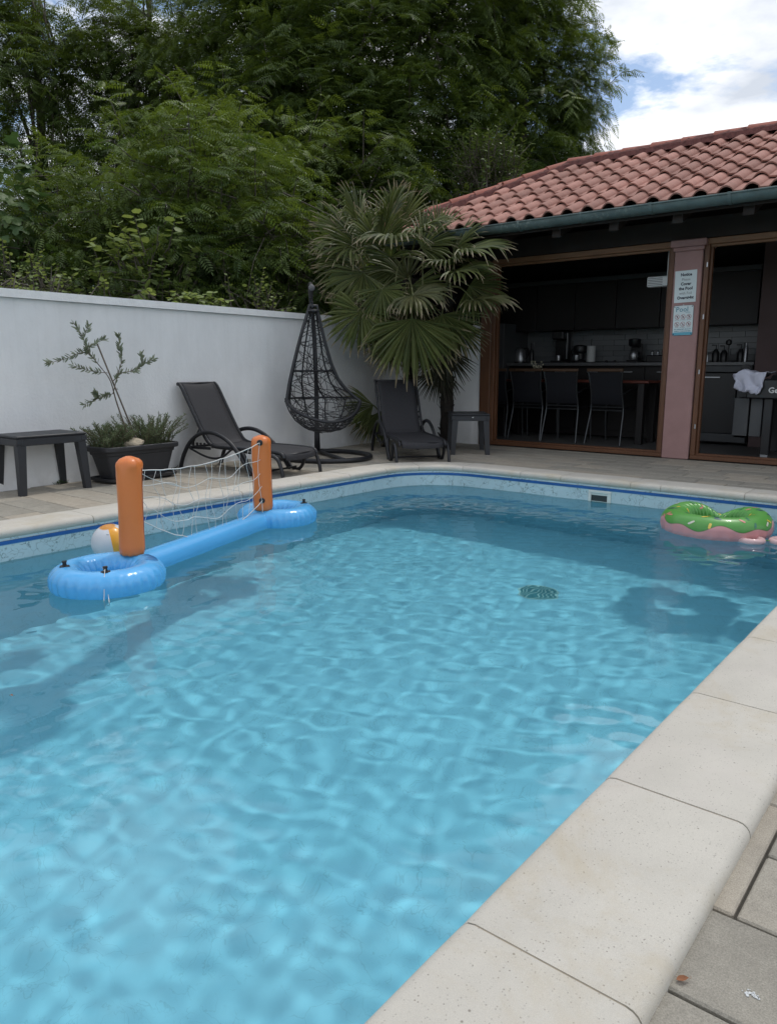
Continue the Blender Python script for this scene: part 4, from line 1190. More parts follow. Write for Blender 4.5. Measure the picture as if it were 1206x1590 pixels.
def ok(th, t):
    th = (th + pi) % (2 * pi) - pi
    if abs(th) <= pi * .52: return True
    a = (abs(th) - pi * .53) / (pi * .47); a = .5 * a * 1.0
    return t < TC - .150 * abs(sin(pi * (.5 * (abs(th) - pi * .53) / (pi * .47)))) ** .8
for i in range(270):
    th = rr_.uniform(-pi, pi) if rr_.random() < .45 else rr_.uniform(-pi * .52, pi * .52)
    t = rr_.random() ** 1.15 * .95 + .02
    if rr_.random() < .35: t = rr_.uniform(.02, .22)
    if not ok(th, t): continue
    dth, dt = rr_.gauss(0, 1), rr_.gauss(0, .42); L = sqrt(dth * dth + dt * dt * 6); dth /= L; dt /= L
    cu = rr_.uniform(-2.2, 2.2); a = math.atan2(dt, dth); pts = []
    for k in range(rr_.randint(9, 20)):
        pts.append(pod(th, t) + Vector((rr_.uniform(-1, 1), rr_.uniform(-1, 1), 0)) * .0015)
        st = .034; w = max(.08, prof_w(min(1, max(0, t)))); th += cos(a) * st / w; t += sin(a) * st / 1.27; a += cu * .045 + rr_.uniform(-.08, .08)
        if t < .01 or t > .97 or not ok(th, t): break
    if len(pts) > 2: g.tube(pts, .0031, 4, cap=False)
ob('rattan_weave', g.me('rattan_weave', M_rat, True), hc)

# ------------------------------------------------------------------ planter with rosemary and olive
WX = -5.70
M_pot = material('anthracite_planter', (0.030, 0.031, 0.035), 0.6, var=0.1, vs=8, bump=.15, bs=70)
pl = thing('planter', 'long dark grey trough planter on a saucer, between the side table and the lounger', 'planter', (-5.50, 3.455, 0), radians(3.2)); pl.scale = (1, .86, 1)
g = G()
def tub(levels, closed_bottom=True, mt=M_pot, name='tub', parent=pl, inner=True):
    g = G(); V = []; n_ = 32
    for hx, hy, z in levels:
        for k in range(n_):
            a = 2 * pi * k / n_; c, s = cos(a), sin(a); e = .28
            V.append((hx * math.copysign(abs(c) ** e, c), hy * math.copysign(abs(s) ** e, s), z))
    F = [tuple(range(n_))[::-1]] + [(i * n_ + k, i * n_ + (k + 1) % n_, (i + 1) * n_ + (k + 1) % n_, (i + 1) * n_ + k) for i in range(len(levels) - 1) for k in range(n_)] + [tuple((len(levels) - 1) * n_ + k for k in range(n_))]
    g.add(V, F); return ob(name, g.me(name, mt, 'auto'), parent)
tub([(.105, .315, .035), (.135, .365, .2), (.137, .370, .215), (.147, .380, .222), (.150, .385, .245), (.172, .408, .25), (.178, .414, .258), (.178, .414, .285), (.172, .408, .291), (.158, .394, .291), (.154, .390, .27), (.15, .386, .262)])
tub([(.10, .31, .0), (.125, .34, .004), (.16, .385, .018), (.168, .393, .04), (.16, .385, .042), (.15, .37, .026)], name='saucer')
tub([(.149, .385, .25), (.149, .385, .268)], mt=M_sand, name='potting_soil')
M_ros = material('rosemary_needles', (0.11, 0.15, 0.07), 0.7, var=0.3, vs=14, transl=.15)
M_stem = material('woody_stem', (0.12, 0.09, 0.06), 0.85, var=0.3, vs=20)
rs = thing('rosemary_bush', 'bushy rosemary growing along the long dark planter', 'rosemary', (-5.50, 3.455, .265), radians(3.2)); rs.scale = (1, .88, 1.12)
g = G(); gs = G(); rr_ = random.Random(9)
for i in range(300):
    y0 = rr_.uniform(-.36, .36); x0 = rr_.uniform(-.1, .1)
    if -.10 < y0 < .04 and x0 > -.02: continue
    h = rr_.uniform(.08, .20) * (1.15 if y0 > .0 else .95)
    lean = Vector((x0 * 1.2 + rr_.gauss(0, .035), (.07 if y0 > .3 else -.07 if y0 < -.3 else 0) + rr_.gauss(0, .045), 0))
    p0 = Vector((x0, y0, 0)); pts = [p0, p0 + lean * .4 + UP * h * .6, p0 + lean * 1.15 + UP * h]
    pts = bez(pts, 4); gs.tube(pts, .0022, 3)
    for k in range(44):
        s = k / 44; f_ = s * (len(pts) - 1); a_ = pts[int(f_)].lerp(pts[min(int(f_) + 1, len(pts) - 1)], f_ % 1)
        d = Vector((rr_.gauss(0, 1), rr_.gauss(0, 1), rr_.uniform(.3, 1.3))).normalized() * rr_.uniform(.018, .028)
        n_ = d.cross(Vector((rr_.gauss(0, 1), rr_.gauss(0, 1), rr_.gauss(0, 1)))).normalized() * .0026
        g.add([a_ - n_, a_ + n_, a_ + d + n_ * .4, a_ + d - n_ * .4], [(0, 1, 2, 3)])
o = ob('needles', g.me('needles', M_ros), rs); ob('stems', gs.me('stems', M_stem), rs)
# stone
g = G(); V = []
bm_ = 14
for i in range(9):
    for k in range(bm_):
        a = 2 * pi * k / bm_; b2 = pi * i / 8
        p = Vector((sin(b2) * cos(a) * .055, sin(b2) * sin(a) * .09, cos(b2) * .045)); p *= 1 + .28 * noise.noise(p * 22 + Vector((3, 1, 5))); V.append(p)
g.add(V, [(i * bm_ + k, i * bm_ + (k + 1) % bm_, (i + 1) * bm_ + (k + 1) % bm_, (i + 1) * bm_ + k) for i in range(8) for k in range(bm_)])
thing('stone', 'pale beige rock lying on the soil of the rosemary planter', 'rock', (-5.39, 3.40, .300), me=g.me('stone', material('beige_rock', (0.42, 0.36, 0.27), 0.9, var=0.2, vs=25, bump=.5, bs=40)))
# olive sapling with cane
M_olv = material('olive_leaf', (0.17, 0.20, 0.13), 0.55, var=0.35, vs=20, transl=.12)
M_bark = material('grey_bark', (0.13, 0.105, 0.08), 0.9, var=0.3, vs=25)
ol = thing('olive_sapling', 'thin olive sapling with sparse grey green leaves rising from the planter', 'olive tree', (-5.42, 3.401, .27))
def O(y, z, x=0.0): return Vector((x, y - 3.401, z - .27))
br = [([O(3.401, .27), O(3.293, .606), O(3.246, .796), O(3.177, .89, .01)], .007, 0),
      ([O(3.26, .70), O(3.30, .85, .02), O(3.336, .954, .03), O(3.325, 1.05, .03), O(3.316, 1.14, .04)], .004, 1),
      ([O(3.27, .80), O(3.36, .86, -.02), O(3.496, .879, -.03), O(3.557, .94, -.03), O(3.557, 1.006, -.04)], .004, 1),
      ([O(3.45, .875, -.03), O(3.601, .935, -.05), O(3.681, .967, -.06)], .003, 1),
      ([O(3.177, .89, .01), O(3.08, .995, .03), O(3.043, 1.047, .04), O(3.009, 1.14, .05), O(2.946, 1.221, .06)], .004, 1),
      ([O(3.08, .995, .03), O(2.988, 1.008, .05), O(2.85, .96, .06), O(2.717, .932, .08)], .0035, 1),
      ([O(3.05, 1.03, .03), O(3.10, 1.07, .04), O(3.187, 1.108, .04)], .0025, 1),
      ([O(3.22, .86, .01), O(3.10, .875, -.02), O(2.97, .914, -.03)], .003, 1),
      ([O(3.261, .70), O(3.20, .69, .02), O(3.117, .671, .04), O(2.983, .627, .06)], .003, 1),
      ([O(3.14, .675, .03), O(3.10, .69, .05), O(3.082, .705, .05)], .002, 1),
      ([O(3.02, 1.12, .05), O(3.06, 1.2, .06)], .002, 1)]
gw_ = G(); gl_ = G(); rr_ = random.Random(2)
for pts, r_, lv in br:
    c = bez(pts, 7); gw_.tube(c, [r_ * (1 - .6 * i / len(c)) for i in range(len(c))], 5)
    if lv:
        for i in range(3, len(c)):
            for rep in range(2):
                if rr_.random() < .18: continue
                p = c[i]; t_ = (c[i] - c[i - 1]).normalized()
                for s in (-1, 1):
                    sd = t_.cross(Vector((rr_.gauss(0, 1), rr_.gauss(0, 1), rr_.gauss(0, 1)))).normalized() * s
                    d = (t_ * .8 + sd * .8 + UP * .15).normalized() * rr_.uniform(.034, .055); w = d.cross(Vector((rr_.gauss(0, 1), rr_.gauss(0, 1), rr_.gauss(0, 1)))).normalized() * .0062
                    gl_.add([p, p + d * .35 + w, p + d * .75 + w * .7, p + d, p + d * .7 - w * .7, p + d * .35 - w], [(0, 1, 2, 5), (2, 3, 4, 5)])
ob('branches', gw_.me('branches', M_bark, True), ol); ob('leaves', gl_.me('leaves', M_olv), ol)
cn = thing('support_cane', 'thin dark cane leaning beside the olive stem in the planter', 'cane', (-5.40, 3.45, .27))
g = G(); g.tube([(0, 0, 0), (-.01, -.30, .81)], .006, 6); ob('cane_shaft', g.me('cane_shaft', M_bark, True), cn)
g = G(); g.tube([Vector((0, -.17 + .012 * cos(a), .46 + .002 * a)) + Vector((.012 * sin(a), 0, 0)) for a in [k * .5 for k in range(14)]], .0015, 4); ob('tie', g.me('tie', M_rub), cn)
# weeds at the wall foot
M_weed = material('weed_leaf', (0.05, 0.09, 0.03), 0.7, var=0.3, transl=.2)
wi = 0
for (y, lab) in ((2.93, 'small weed at the foot of the wall behind the left side table'), (4.05, 'small weed at the foot of the wall behind the lounger')):
    g = G(); rr_ = random.Random(int(y * 10))
    for k in range(26):
        a = rr_.random() * 6.28; d = Vector((abs(cos(a)), sin(a), rr_.uniform(.2, 1.1))).normalized() * rr_.uniform(.02, .06); n_ = d.cross(UP).normalized() * .006
        p = Vector((0, rr_.uniform(-.05, .05), 0)); g.add([p, p + d * .5 + n_, p + d, p + d * .5 - n_], [(0, 1, 2, 3)])
    thing('weed', lab, 'weed', (wallpt(y)[0] + .015, y, .001), me=g.me('weed', M_weed), group='weeds along the wall foot')
# ------------------------------------------------------------------ inflatables in the pool
def vinyl(name, col, rough=.22, var=.04, build=None, transl=0.0, spec=.5):
    return material(name, col, rough, var=var, vs=5, build=build, transl=transl, spec=spec, coat=.12)
M_vb = vinyl('blue_vinyl', (0.10, 0.41, 0.78)); M_vo = vinyl('orange_vinyl', (0.68, 0.19, 0.045), .38)
M_seam = material('orange_seam', (0.33, 0.07, 0.02), .5)
M_pt = material('black_patch', (0.01, 0.01, 0.012), 0.4)
M_rope = material('white_cord', (0.62, 0.62, 0.60), 0.8)
def wrinkle_torus(R, r, nu, nv, fn):
    g = G(); V = []
    for i in range(nu):
        u = 2 * pi * i / nu
        for j in range(nv):
            v = 2 * pi * j / nv; V.append(fn(u, v))
    g.add(V, [(i * nv + j, i * nv + (j + 1) % nv, ((i + 1) % nu) * nv + (j + 1) % nv, ((i + 1) % nu) * nv + j)[::-1] for i in range(nu) for j in range(nv)])
    return g
vf = thing('volleyball_float', 'blue inflatable floating volleyball frame with two orange posts on the water', 'pool float', (-3.385, 2.092, -.155))
A1 = Vector((0, 0, 0)); A2 = Vector((-3.784 + 3.385, 3.319 - 2.092, 0)); ax = (A2 - A1).normalized(); sdx = Vector((-ax.y, ax.x, 0))
ZC = 0.045
for ci, (c, seed, rad) in enumerate(((A1 - ax * .195, 1, .192), (A2 + ax * .195, 2, .192))):
    rt = .080
    def fn(u, v, R=rad, r=rt, s=seed):
        inner = max(0, -cos(v)); outer = max(0, cos(v))
        seam = exp(-((v - 0 + pi) % (2 * pi) - pi) ** 2 / .10)
        w = .0045 * sin(u * 34 + 1.5 * sin(3 * u + s)) * (exp(-(((v + pi) % (2 * pi) - pi) / .55) ** 2)) + .006 * sin(u * 22 + s) * exp(-((v - pi) / .6) ** 2)
        rr2 = r + w + .0025 * noise.noise(Vector((cos(u) * 3, sin(u) * 3, v)))
        rr2 *= 1 - .04 * exp(-((((v + pi) % (2 * pi)) - pi) / .09) ** 2)
        return c + Vector((cos(u) * (R + rr2 * cos(v)), sin(u) * (R + rr2 * cos(v)), ZC + rr2 * sin(v) * .95))
    g = wrinkle_torus(rad, rt, 220, 28, fn); ob('float_ring', g.me('float_ring', M_vb, True), vf)
    vds = (-.25, -1.75) if ci == 0 else (.4, 2.6)
    for a in ((math.atan2(-.90, -.43), math.atan2(-.55, .85)) if ci == 0 else (math.atan2(.1, -1), math.atan2(.9, .5))):
        p = c + Vector((cos(a) * rad, sin(a) * rad, ZC + rt * .95))
        gg = G(); gg.lathe([(.024, -.003), (.023, .001), (.010, .004), (.009, .017), (.012, .019), (.011, .025), (0, .026)], 14, cap=False); ob('valve', gg.me('valve', M_pt, 'auto'), vf, p)
        if ci == 0 and abs(a - math.atan2(-.55, .85)) < .01: VP = p
# beam
g = G(); n_ = 60; V = []; m = 22
for i in range(n_ + 1):
    s = i / n_; p = A1.lerp(A2, s); e = min(s, 1 - s)
    rr2 = .074 * (1 - .0 * e); 
    for k in range(m):
        a = 2 * pi * k / m; wr = .003 * sin(k * 3.2) * exp(-e * 18)
        V.append(p + sdx * cos(a) * (rr2 + wr) + UP * (ZC - .004 + sin(a) * (rr2 + wr) * .95))
g.add(V, [(i * m + k, i * m + (k + 1) % m, (i + 1) * m + (k + 1) % m, (i + 1) * m + k) for i in range(n_) for k in range(m)]); ob('beam_tube', g.me('beam_tube', M_vb, True), vf)
# posts
for pi_, (c, lean) in enumerate(((A1 - ax * .01, Vector((-.012, .02, 0))), (A2 + ax * .01, Vector((-.005, .0, 0))))):
    g = G(); V = []; m = 28; LV = 34; H = .50; zb = .118
    for i in range(LV + 1):
        s = i / LV
        z = zb + H * s
        r_ = .0625
        if s < .06: r_ *= .88 + 2 * s
        if s > .90:
            q = (s - .90) / .10; r_ *= sqrt(max(0, 1 - q * q * .97)); z = zb + H * (.90 + .10 * q ** .9)
        for k in range(m):
            a = 2 * pi * k / m
            w = .007 * sin(k * 5.1 + 1) * exp(-((s - .93) / .06) ** 2) + .0018 * sin(a * 2 + 6 * s + pi_) + .005 * sin(k * 4.3) * exp(-(s / .05) ** 2)
            V.append(c + lean * s + Vector((cos(a), sin(a), 0)) * (r_ + w) + UP * z)
    g.add(V, [(i * m + k, i * m + (k + 1) % m, (i + 1) * m + (k + 1) % m, (i + 1) * m + k) for i in range(LV) for k in range(m)] + [tuple(LV * m + k for k in range(m)), tuple(range(m))[::-1]])
    po = ob('post', g.me('post', M_vo, True), vf)
    g = G()
    for sg in (-1, 1):
        sp_ = c + lean * .5 + ax * 0 + Vector((.776, .63, 0)) * .0635 * sg
        g.tube([sp_ + lean * (q - .5) + UP * (zb + .02 + q * .42) for q in np.linspace(0, 1, 8)], .0016, 4)
    ob('seam', g.me('seam', M_seam), po)
    fdir = Vector((.785, -.62, 0)).normalized()
    gr_ = []
    for z in (.455, .072):
        d = (-ax if pi_ else ax) * .35 + fdir * .9; d.normalize()
        if pi_ == 0: d = (ax * 1.0 - fdir * .25).normalized()
        p = c + lean * (z / .5) + d * .0622 + UP * (zb + z)
        gg = G(); gg.lathe([(0, .002), (.008, .004), (.019, .003), (.020, -.003)], 14, cap=False); q = ob('eyelet', gg.me('eyelet', M_pt, True), po, p); q.rotation_euler = d.to_track_quat('Z', 'Y').to_euler()
        gr_.append(p + d * .004)
    if pi_ == 0: E1 = gr_
    else: E2 = gr_
# net between the posts
def cat_pts(a, b_, sag, n=24, off=0.0):
    return [a.lerp(b_, k / n) - UP * sag * 4 * (k / n) * (1 - k / n) + Vector((rr_.uniform(-1, 1), rr_.uniform(-1, 1), rr_.uniform(-1, 1))) * .0022 for k in range(n + 1)]
rr_ = random.Random(12)
g = G()
eT1 = E1[0] - UP * .035; eB1 = E1[0] - UP * .12; eT2 = E2[0]; eB2 = E2[1]
rowsN = []
c0 = cat_pts(eT1, eT2, .050); rowsN.append(c0)
bot = cat_pts(E1[1] + UP * .10, E2[1] + UP * .0, .165)
for rI in range(1, 4):
    f_ = rI / 4
    rowsN.append([a.lerp(b_, f_ + .04 * sin(k * .8 + rI)) + ax * (.012 * sin(k * 1.1 + rI * 2)) for k, (a, b_) in enumerate(zip(c0, bot))])
rowsN.append(bot)
for i, rw in enumerate(rowsN): g.tube(bez(rw, 2), .0030 if i in (0, 4) else .0019, 5)
for k in range(1, 24, 1):
    if k % 3 == 2: continue
    pts = []
    for i in range(5):
        j = min(23.999, max(0, k + .35 * sin(i * 2.1 + k))); a = rowsN[i][int(j)].lerp(rowsN[i][int(j) + 1], j % 1); pts.append(a)
    g.tube(bez(pts, 4), .0017, 4)
g.tube(bez([eT1, eT1.lerp(eB1, .5) + ax * .02, E1[1] + UP * .2 + ax * .015, E1[1] + UP * .10], 6), .0018, 5)
g.tube(bez([eT1 + UP * .0, eT1 + ax * .09 - UP * .05, eT1 + ax * .2 - UP * .09, rowsN[1][7]], 6), .0016, 5)
g.tube(bez([eT2, E2[0] - UP * .13 - ax * .03, E2[1] + UP * .12 - ax * .03, E2[1]], 6), .0018, 5)
ob('net', g.me('net', M_rope, True), vf)
g = G(); g.tube(bez([E2[1], E2[1] + fdir * .02 - UP * .04, E2[1] + fdir * .03 - UP * .075], 5), .002, 5)
for dx in (0, .016): g.tube(bez([VP + UP * .02 + sdx * dx, VP + fdir * .05 - UP * .02 + ax * dx, VP + fdir * .082 - UP * .08 + ax * dx * 1.5, VP + fdir * (.10 + dx) - UP * .13 - sdx * dx * 2, VP + fdir * .13 - UP * .18 + ax * .03], 8), .0018, 5)
ob('loose_cord', g.me('loose_cord', M_rope, True), vf)
# folds on ring near post: shade in them painted as thin dark blue lines
g = G(); rr_ = random.Random(3)
c = A1 - ax * .195
for k in range(13):
    a = math.atan2(ax.y, ax.x) - 1.05 + k * .052
    V = []
    for s in np.linspace(0, 1, 7):
        v = .95 + (.55 + .15 * (k % 3)) * (1 - s); rr2 = .0805
        aa = a + .12 * s
        V.append(c + Vector((cos(aa) * (.192 + rr2 * cos(v)), sin(aa) * (.192 + rr2 * cos(v)), ZC + rr2 * sin(v) * .955)))
    g.tube(V, [.0003, .0012, .0013, .0013, .0012, .001, .0003], 4)
ob('vinyl_fold_shade', g.me('vinyl_fold_shade', material('fold_shade_blue', (0.03, 0.16, 0.36), .4)), vf)

# beach ball
def ballb(b, tcn, c, bs):
    s = b.n('ShaderNodeSeparateXYZ', {0: tcn}); an = b.math('ARCTAN2', s.outputs[1], s.outputs[0])
    f = b.math('MULTIPLY', b.math('ADD', an, pi), 6 / (2 * pi)); fl = b.math('FLOOR', f)
    odd = b.math('MODULO', fl, 2.0)
    odd = b.math('LESS_THAN', b.math('MODULO', fl, 3.0), 0.5)
    c = b.mix(odd, (0.60, 0.62, 0.65), (0.80, 0.36, 0.03))
    top = b.ramp(b.math('ABSOLUTE', s.outputs[2]), [(.097, 0), (.0975, 1)])
    c = b.mix(top, c, (0.6, 0.25, 0.03))
    return c
M_ball = vinyl('beach_ball_vinyl', (.6, .6, .6), .3, build=ballb)
bb = thing('beach_ball', 'white and orange beach ball floating behind the nearer orange post', 'beach ball', (-3.80, 2.21, -.155 + .093))
g = G(); V = []; nu, nv = 48, 24; R_ = .105
for j in range(nv + 1):
    for i in range(nu):
        u = 2 * pi * i / nu; v = pi * j / nv; rr2 = R_ * (1 - .012 * abs(cos(3 * u)) * sin(v)); V.append((sin(v) * cos(u) * rr2, sin(v) * sin(u) * rr2, cos(v) * rr2))
g.add(V, [(j * nu + i, (j + 1) * nu + i, (j + 1) * nu + (i + 1) % nu, j * nu + (i + 1) % nu) for j in range(nv) for i in range(nu)])
o = ob('ball_skin', g.me('ball_skin', M_ball, True), bb); o.rotation_euler = (radians(8), radians(10), radians(-25))
g = G(); g.lathe([(.008, 0), (.008, .004), (.004, .006)], 10); q = ob('valve', g.me('valve', M_whp), bb, (.06, -.05, .062))

# doughnut float
DC = Vector((-1.385, 5.10, -.155)); DR, Dr = .252, .090
nd = math.atan2(.97, -.10)             # direction of the collapsed back
def dn(u, v):
    d = (u - nd + pi) % (2 * pi) - pi; k = exp(-(d / .42) ** 2); k2 = exp(-((abs(d) - .95) / .5) ** 2)
    R = DR - .10 * k; r = Dr * (1 - .42 * k + .05 * k2)
    vv = (v + pi) % (2 * pi) - pi
    r += .0042 * sin(u * 38 + sin(5 * u)) * exp(-((abs(vv) - pi) / .75) ** 2) * (1 + 2 * (k + k2)) + .003 * sin(u * 24 + 2) * exp(-((vv + .35) / .5) ** 2)
    r *= 1 - .035 * exp(-((vv) / .08) ** 2)
    z = r * sin(v) * .98 + .052 - .012 * k + .012 * k2
    return Vector((cos(u) * (R + r * cos(v)), sin(u) * (R + r * cos(v)), z))
df = thing('doughnut_float', 'green frosted pink doughnut float with coloured sprinkles, at the right of the pool', 'pool float', DC)
nu, nv = 240, 40; V = []; uv = []
for i in range(nu + 1):
    for j in range(nv + 1):
        V.append(dn(2 * pi * i / nu, -pi + 2 * pi * j / nv)); uv.append((i / nu, j / nv))
Q = [(i * (nv + 1) + j, i * (nv + 1) + j + 1, (i + 1) * (nv + 1) + j + 1, (i + 1) * (nv + 1) + j)[::-1] for i in range(nu) for j in range(nv)]
def frost(b, tcn, c, bs):
    s = b.n('ShaderNodeSeparateXYZ', {0: b.n('ShaderNodeTexCoord').outputs['UV']}); u, v = s.outputs[0], s.outputs[1]
    a = b.math('MULTIPLY', u, 2 * pi)
    w = b.math('ADD', b.math('MULTIPLY', b.math('SINE', b.math('MULTIPLY', a, 9.0)), .028), b.math('MULTIPLY', b.math('SINE', b.math('ADD', b.math('MULTIPLY', a, 5.0), 1.0)), .022))
    thr = b.math('ADD', w, .545)
    f = b.math('GREATER_THAN', v, thr)
    inn = b.math('LESS_THAN', v, .999)
    edge = b.math('LESS_THAN', b.math('ABSOLUTE', b.math('SUBTRACT', v, thr)), .006)
    c = b.mix(b.math('MULTIPLY', f, inn), (0.62, 0.29, 0.29), (0.085, 0.30, 0.055))
    return b.mix(b.math('MULTIPLY', edge, .6), c, (0.04, 0.16, 0.03))
M_dn = vinyl('doughnut_vinyl', (.5, .5, .5), .38, build=frost)
me = np_mesh('doughnut', np.array([tuple(v) for v in V]), np.array(Q), M_dn, True, uv=np.array(uv))
ob('doughnut_ring', me, df)
scol = [('yellow', (.70, .50, .08)), ('navy', (.02, .05, .13)), ('pink', (.62, .22, .2)), ('green', (.03, .17, .10)), ('white', (.6, .6, .5))]
smat = [material('sprinkle_' + n_, c, .35, coat=.3) for n_, c in scol]
rr_ = random.Random(21)
for i in range(60):
    u = i / 60 * 2 * pi * 3.02 + rr_.uniform(-.1, .1); v = rr_.uniform(.5, 2.6); n_ = 7
    p = dn(u, v); du = (dn(u + .01, v) - p).normalized(); dv = (dn(u, v + .01) - p).normalized(); nn = dv.cross(du) * -1
    if nn.dot(Vector((cos(u) * cos(v), sin(u) * cos(v), sin(v)))) < 0: nn = -nn
    a = rr_.random() * pi; d = du * cos(a) + dv * sin(a); e = nn.cross(d); L_, W_ = .019, .0065
    V2 = []
    for s, w in ((-1, .35), (-.8, .9), (0, 1), (.8, .9), (1, .35)):
        for t_ in (-1, 1):
            q = u, v
            uu = u + (d.dot(du) * L_ * s + e.dot(du) * W_ * w * t_) / .25 ; vv_ = v + (d.dot(dv) * L_ * s + e.dot(dv) * W_ * w * t_) / Dr
            V2.append(dn(uu, vv_) + nn * .0016)
    g = G(); g.add(V2, [(2 * k, 2 * k + 1, 2 * k + 3, 2 * k + 2) for k in range(4)])
    ob('sprinkle', g.me('sprinkle', smat[i % 5]), df)
# small drink floats
M_clr = vinyl('pale_pink_vinyl', (0.62, 0.42, 0.42), .2)
for i, (x, y, lab) in enumerate(((-1.115, 4.90, 'small pale pink ring float in front of the doughnut float, left one'), (-.955, 4.985, 'small pale pink ring float at the right edge beside the doughnut float'))):
    t = thing('drink_float', lab, 'pool float', (x, y, -.152), rz=i * .7, group='small pale pink ring floats')
    g = G(); V = []
    for a_ in range(40):
        u = 2 * pi * a_ / 40
        for b2 in range(14):
            v = 2 * pi * b2 / 14; r_ = .024 + .0012 * sin(u * 16); V.append((cos(u) * (.058 + r_ * cos(v)), sin(u) * (.058 + r_ * cos(v)), .010 + r_ * .9 * sin(v)))
    g.add(V, [(a_ * 14 + b2, ((a_ + 1) % 40) * 14 + b2, ((a_ + 1) % 40) * 14 + (b2 + 1) % 14, a_ * 14 + (b2 + 1) % 14) for a_ in range(40) for b2 in range(14)]); ob('ring_body', g.me('ring_body', M_clr, True), t)
    g = G(); g.lathe([(.0, -.010), (.045, -.010), (.046, -.004)], 20, cap=False); ob('ring_base', g.me('ring_base', M_clr), t)
g = G(); g.tube(bez([(0, 0, 0), (.04, .01, .006), (.075, .04, 0)], 5), .0035, 5); t = thing('float_cord', 'short green cord joining the two small pale ring floats', 'cord', (-1.07, 4.92, -.142), me=g.me('float_cord', material('green_cord', (.08, .25, .07), .6), True))

# ------------------------------------------------------------------ main drain, leaves and droppings
M_drain = material('drain_grate', (0.24, 0.45, 0.45), 0.6)
g = G(); g.lathe([(.0, .004), (.13, .004), (.135, 0)], 30, cap=False)
dr = ob('main_drain', g.me('main_drain', M_white_pl), pool, (-2.22, 4.28, ZB + .004))
g = G()
for i in range(9):
    x = -.1 + i * .025; w = sqrt(max(0, .115 ** 2 - x * x)); g.box(x - .008, x + .008, -w, w, .006, .009)
ob('grate', g.me('grate', M_drain), dr)
M_leafb = material('dry_leaf', (0.30, 0.13, 0.06), 0.7, var=.3, vs=30, transl=.15)
def dry_leaf(s, seed, curl=.35):
    g = G(); V = []; n_ = 9; r = random.Random(seed)
    for i in range(n_):
        t_ = i / (n_ - 1); w = sin(pi * t_ ** .8) * .42 + .01
        for k in (-1, -.5, 0, .5, 1):
            V.append((( t_ - .5) * s * 2 * .8, k * w * s, s * (curl * abs(k) ** 1.5 * w * 2 + .12 * sin(t_ * 5 + seed) + r.uniform(-.03, .03)) + .001))
    g.add(V, [(i * 5 + k, i * 5 + k + 1, (i + 1) * 5 + k + 1, (i + 1) * 5 + k) for i in range(n_ - 1) for k in range(4)])
    g.tube([(.8 * s, 0, .08 * s), (1.05 * s, .08 * s, .1 * s), (1.15 * s, .3 * s, .12 * s), (.98 * s, .36 * s, .14 * s)], .02 * s, 4)
    return g
t = thing('dry_leaf', 'small curled brown leaf on the paver against the coping', 'leaf', (-.272, 1.030, .003), rz=.75, me=dry_leaf(.0125, 3).me('dry_leaf', M_leafb, True), group='fallen leaves')
t = thing('dry_leaf', 'orange brown leaf floating near the left edge of the picture', 'leaf', (-2.402, 1.007, -.150), rz=.2, me=dry_leaf(.011, 5, .15).me('dry_leaf', M_leafb, True), group='fallen leaves')
g = G(); r = random.Random(4)
for k in range(26):
    x, y, s = r.gauss(0, .006), r.gauss(0, .0035), r.uniform(.0008, .0026)
    g.lathe([(s, .0), (s * .6, .0008)], 7, (x, y, .0))
thing('bird_dropping', 'small white bird dropping on the grey paver at the bottom right', 'dropping', (-.186, 1.070, .0008), me=g.me('bird_dropping', M_whp))
# ------------------------------------------------------------------ trees and shrubs beyond the wall
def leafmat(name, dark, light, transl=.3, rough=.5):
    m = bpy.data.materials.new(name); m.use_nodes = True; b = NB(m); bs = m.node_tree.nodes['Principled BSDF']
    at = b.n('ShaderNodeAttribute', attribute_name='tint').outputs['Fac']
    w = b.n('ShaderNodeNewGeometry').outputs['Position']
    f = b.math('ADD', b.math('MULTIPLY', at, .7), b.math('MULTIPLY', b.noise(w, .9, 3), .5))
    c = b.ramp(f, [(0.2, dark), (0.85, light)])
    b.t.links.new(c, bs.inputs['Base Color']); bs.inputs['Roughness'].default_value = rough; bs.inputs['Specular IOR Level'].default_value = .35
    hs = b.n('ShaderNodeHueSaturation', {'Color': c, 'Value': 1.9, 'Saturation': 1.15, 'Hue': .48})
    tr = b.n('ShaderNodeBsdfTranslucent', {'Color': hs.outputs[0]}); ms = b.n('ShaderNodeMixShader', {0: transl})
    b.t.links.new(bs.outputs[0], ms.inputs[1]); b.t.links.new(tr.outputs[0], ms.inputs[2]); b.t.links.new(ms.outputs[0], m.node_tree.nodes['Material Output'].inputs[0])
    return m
L_near = leafmat('robinia_leaf', (0.028, 0.06, 0.016), (0.105, 0.155, 0.034))
L_tall = leafmat('tall_tree_leaf', (0.024, 0.048, 0.014), (0.105, 0.155, 0.034), .30)
L_lite = leafmat('light_leaf', (0.075, 0.12, 0.035), (0.20, 0.26, 0.085), .3)
L_gloss = leafmat('glossy_leaf', (0.04, 0.075, 0.02), (0.11, 0.16, 0.045), .2, .35)
L_fig = leafmat('fig_leaf', (0.04, 0.085, 0.03), (0.09, 0.14, 0.045), .25)

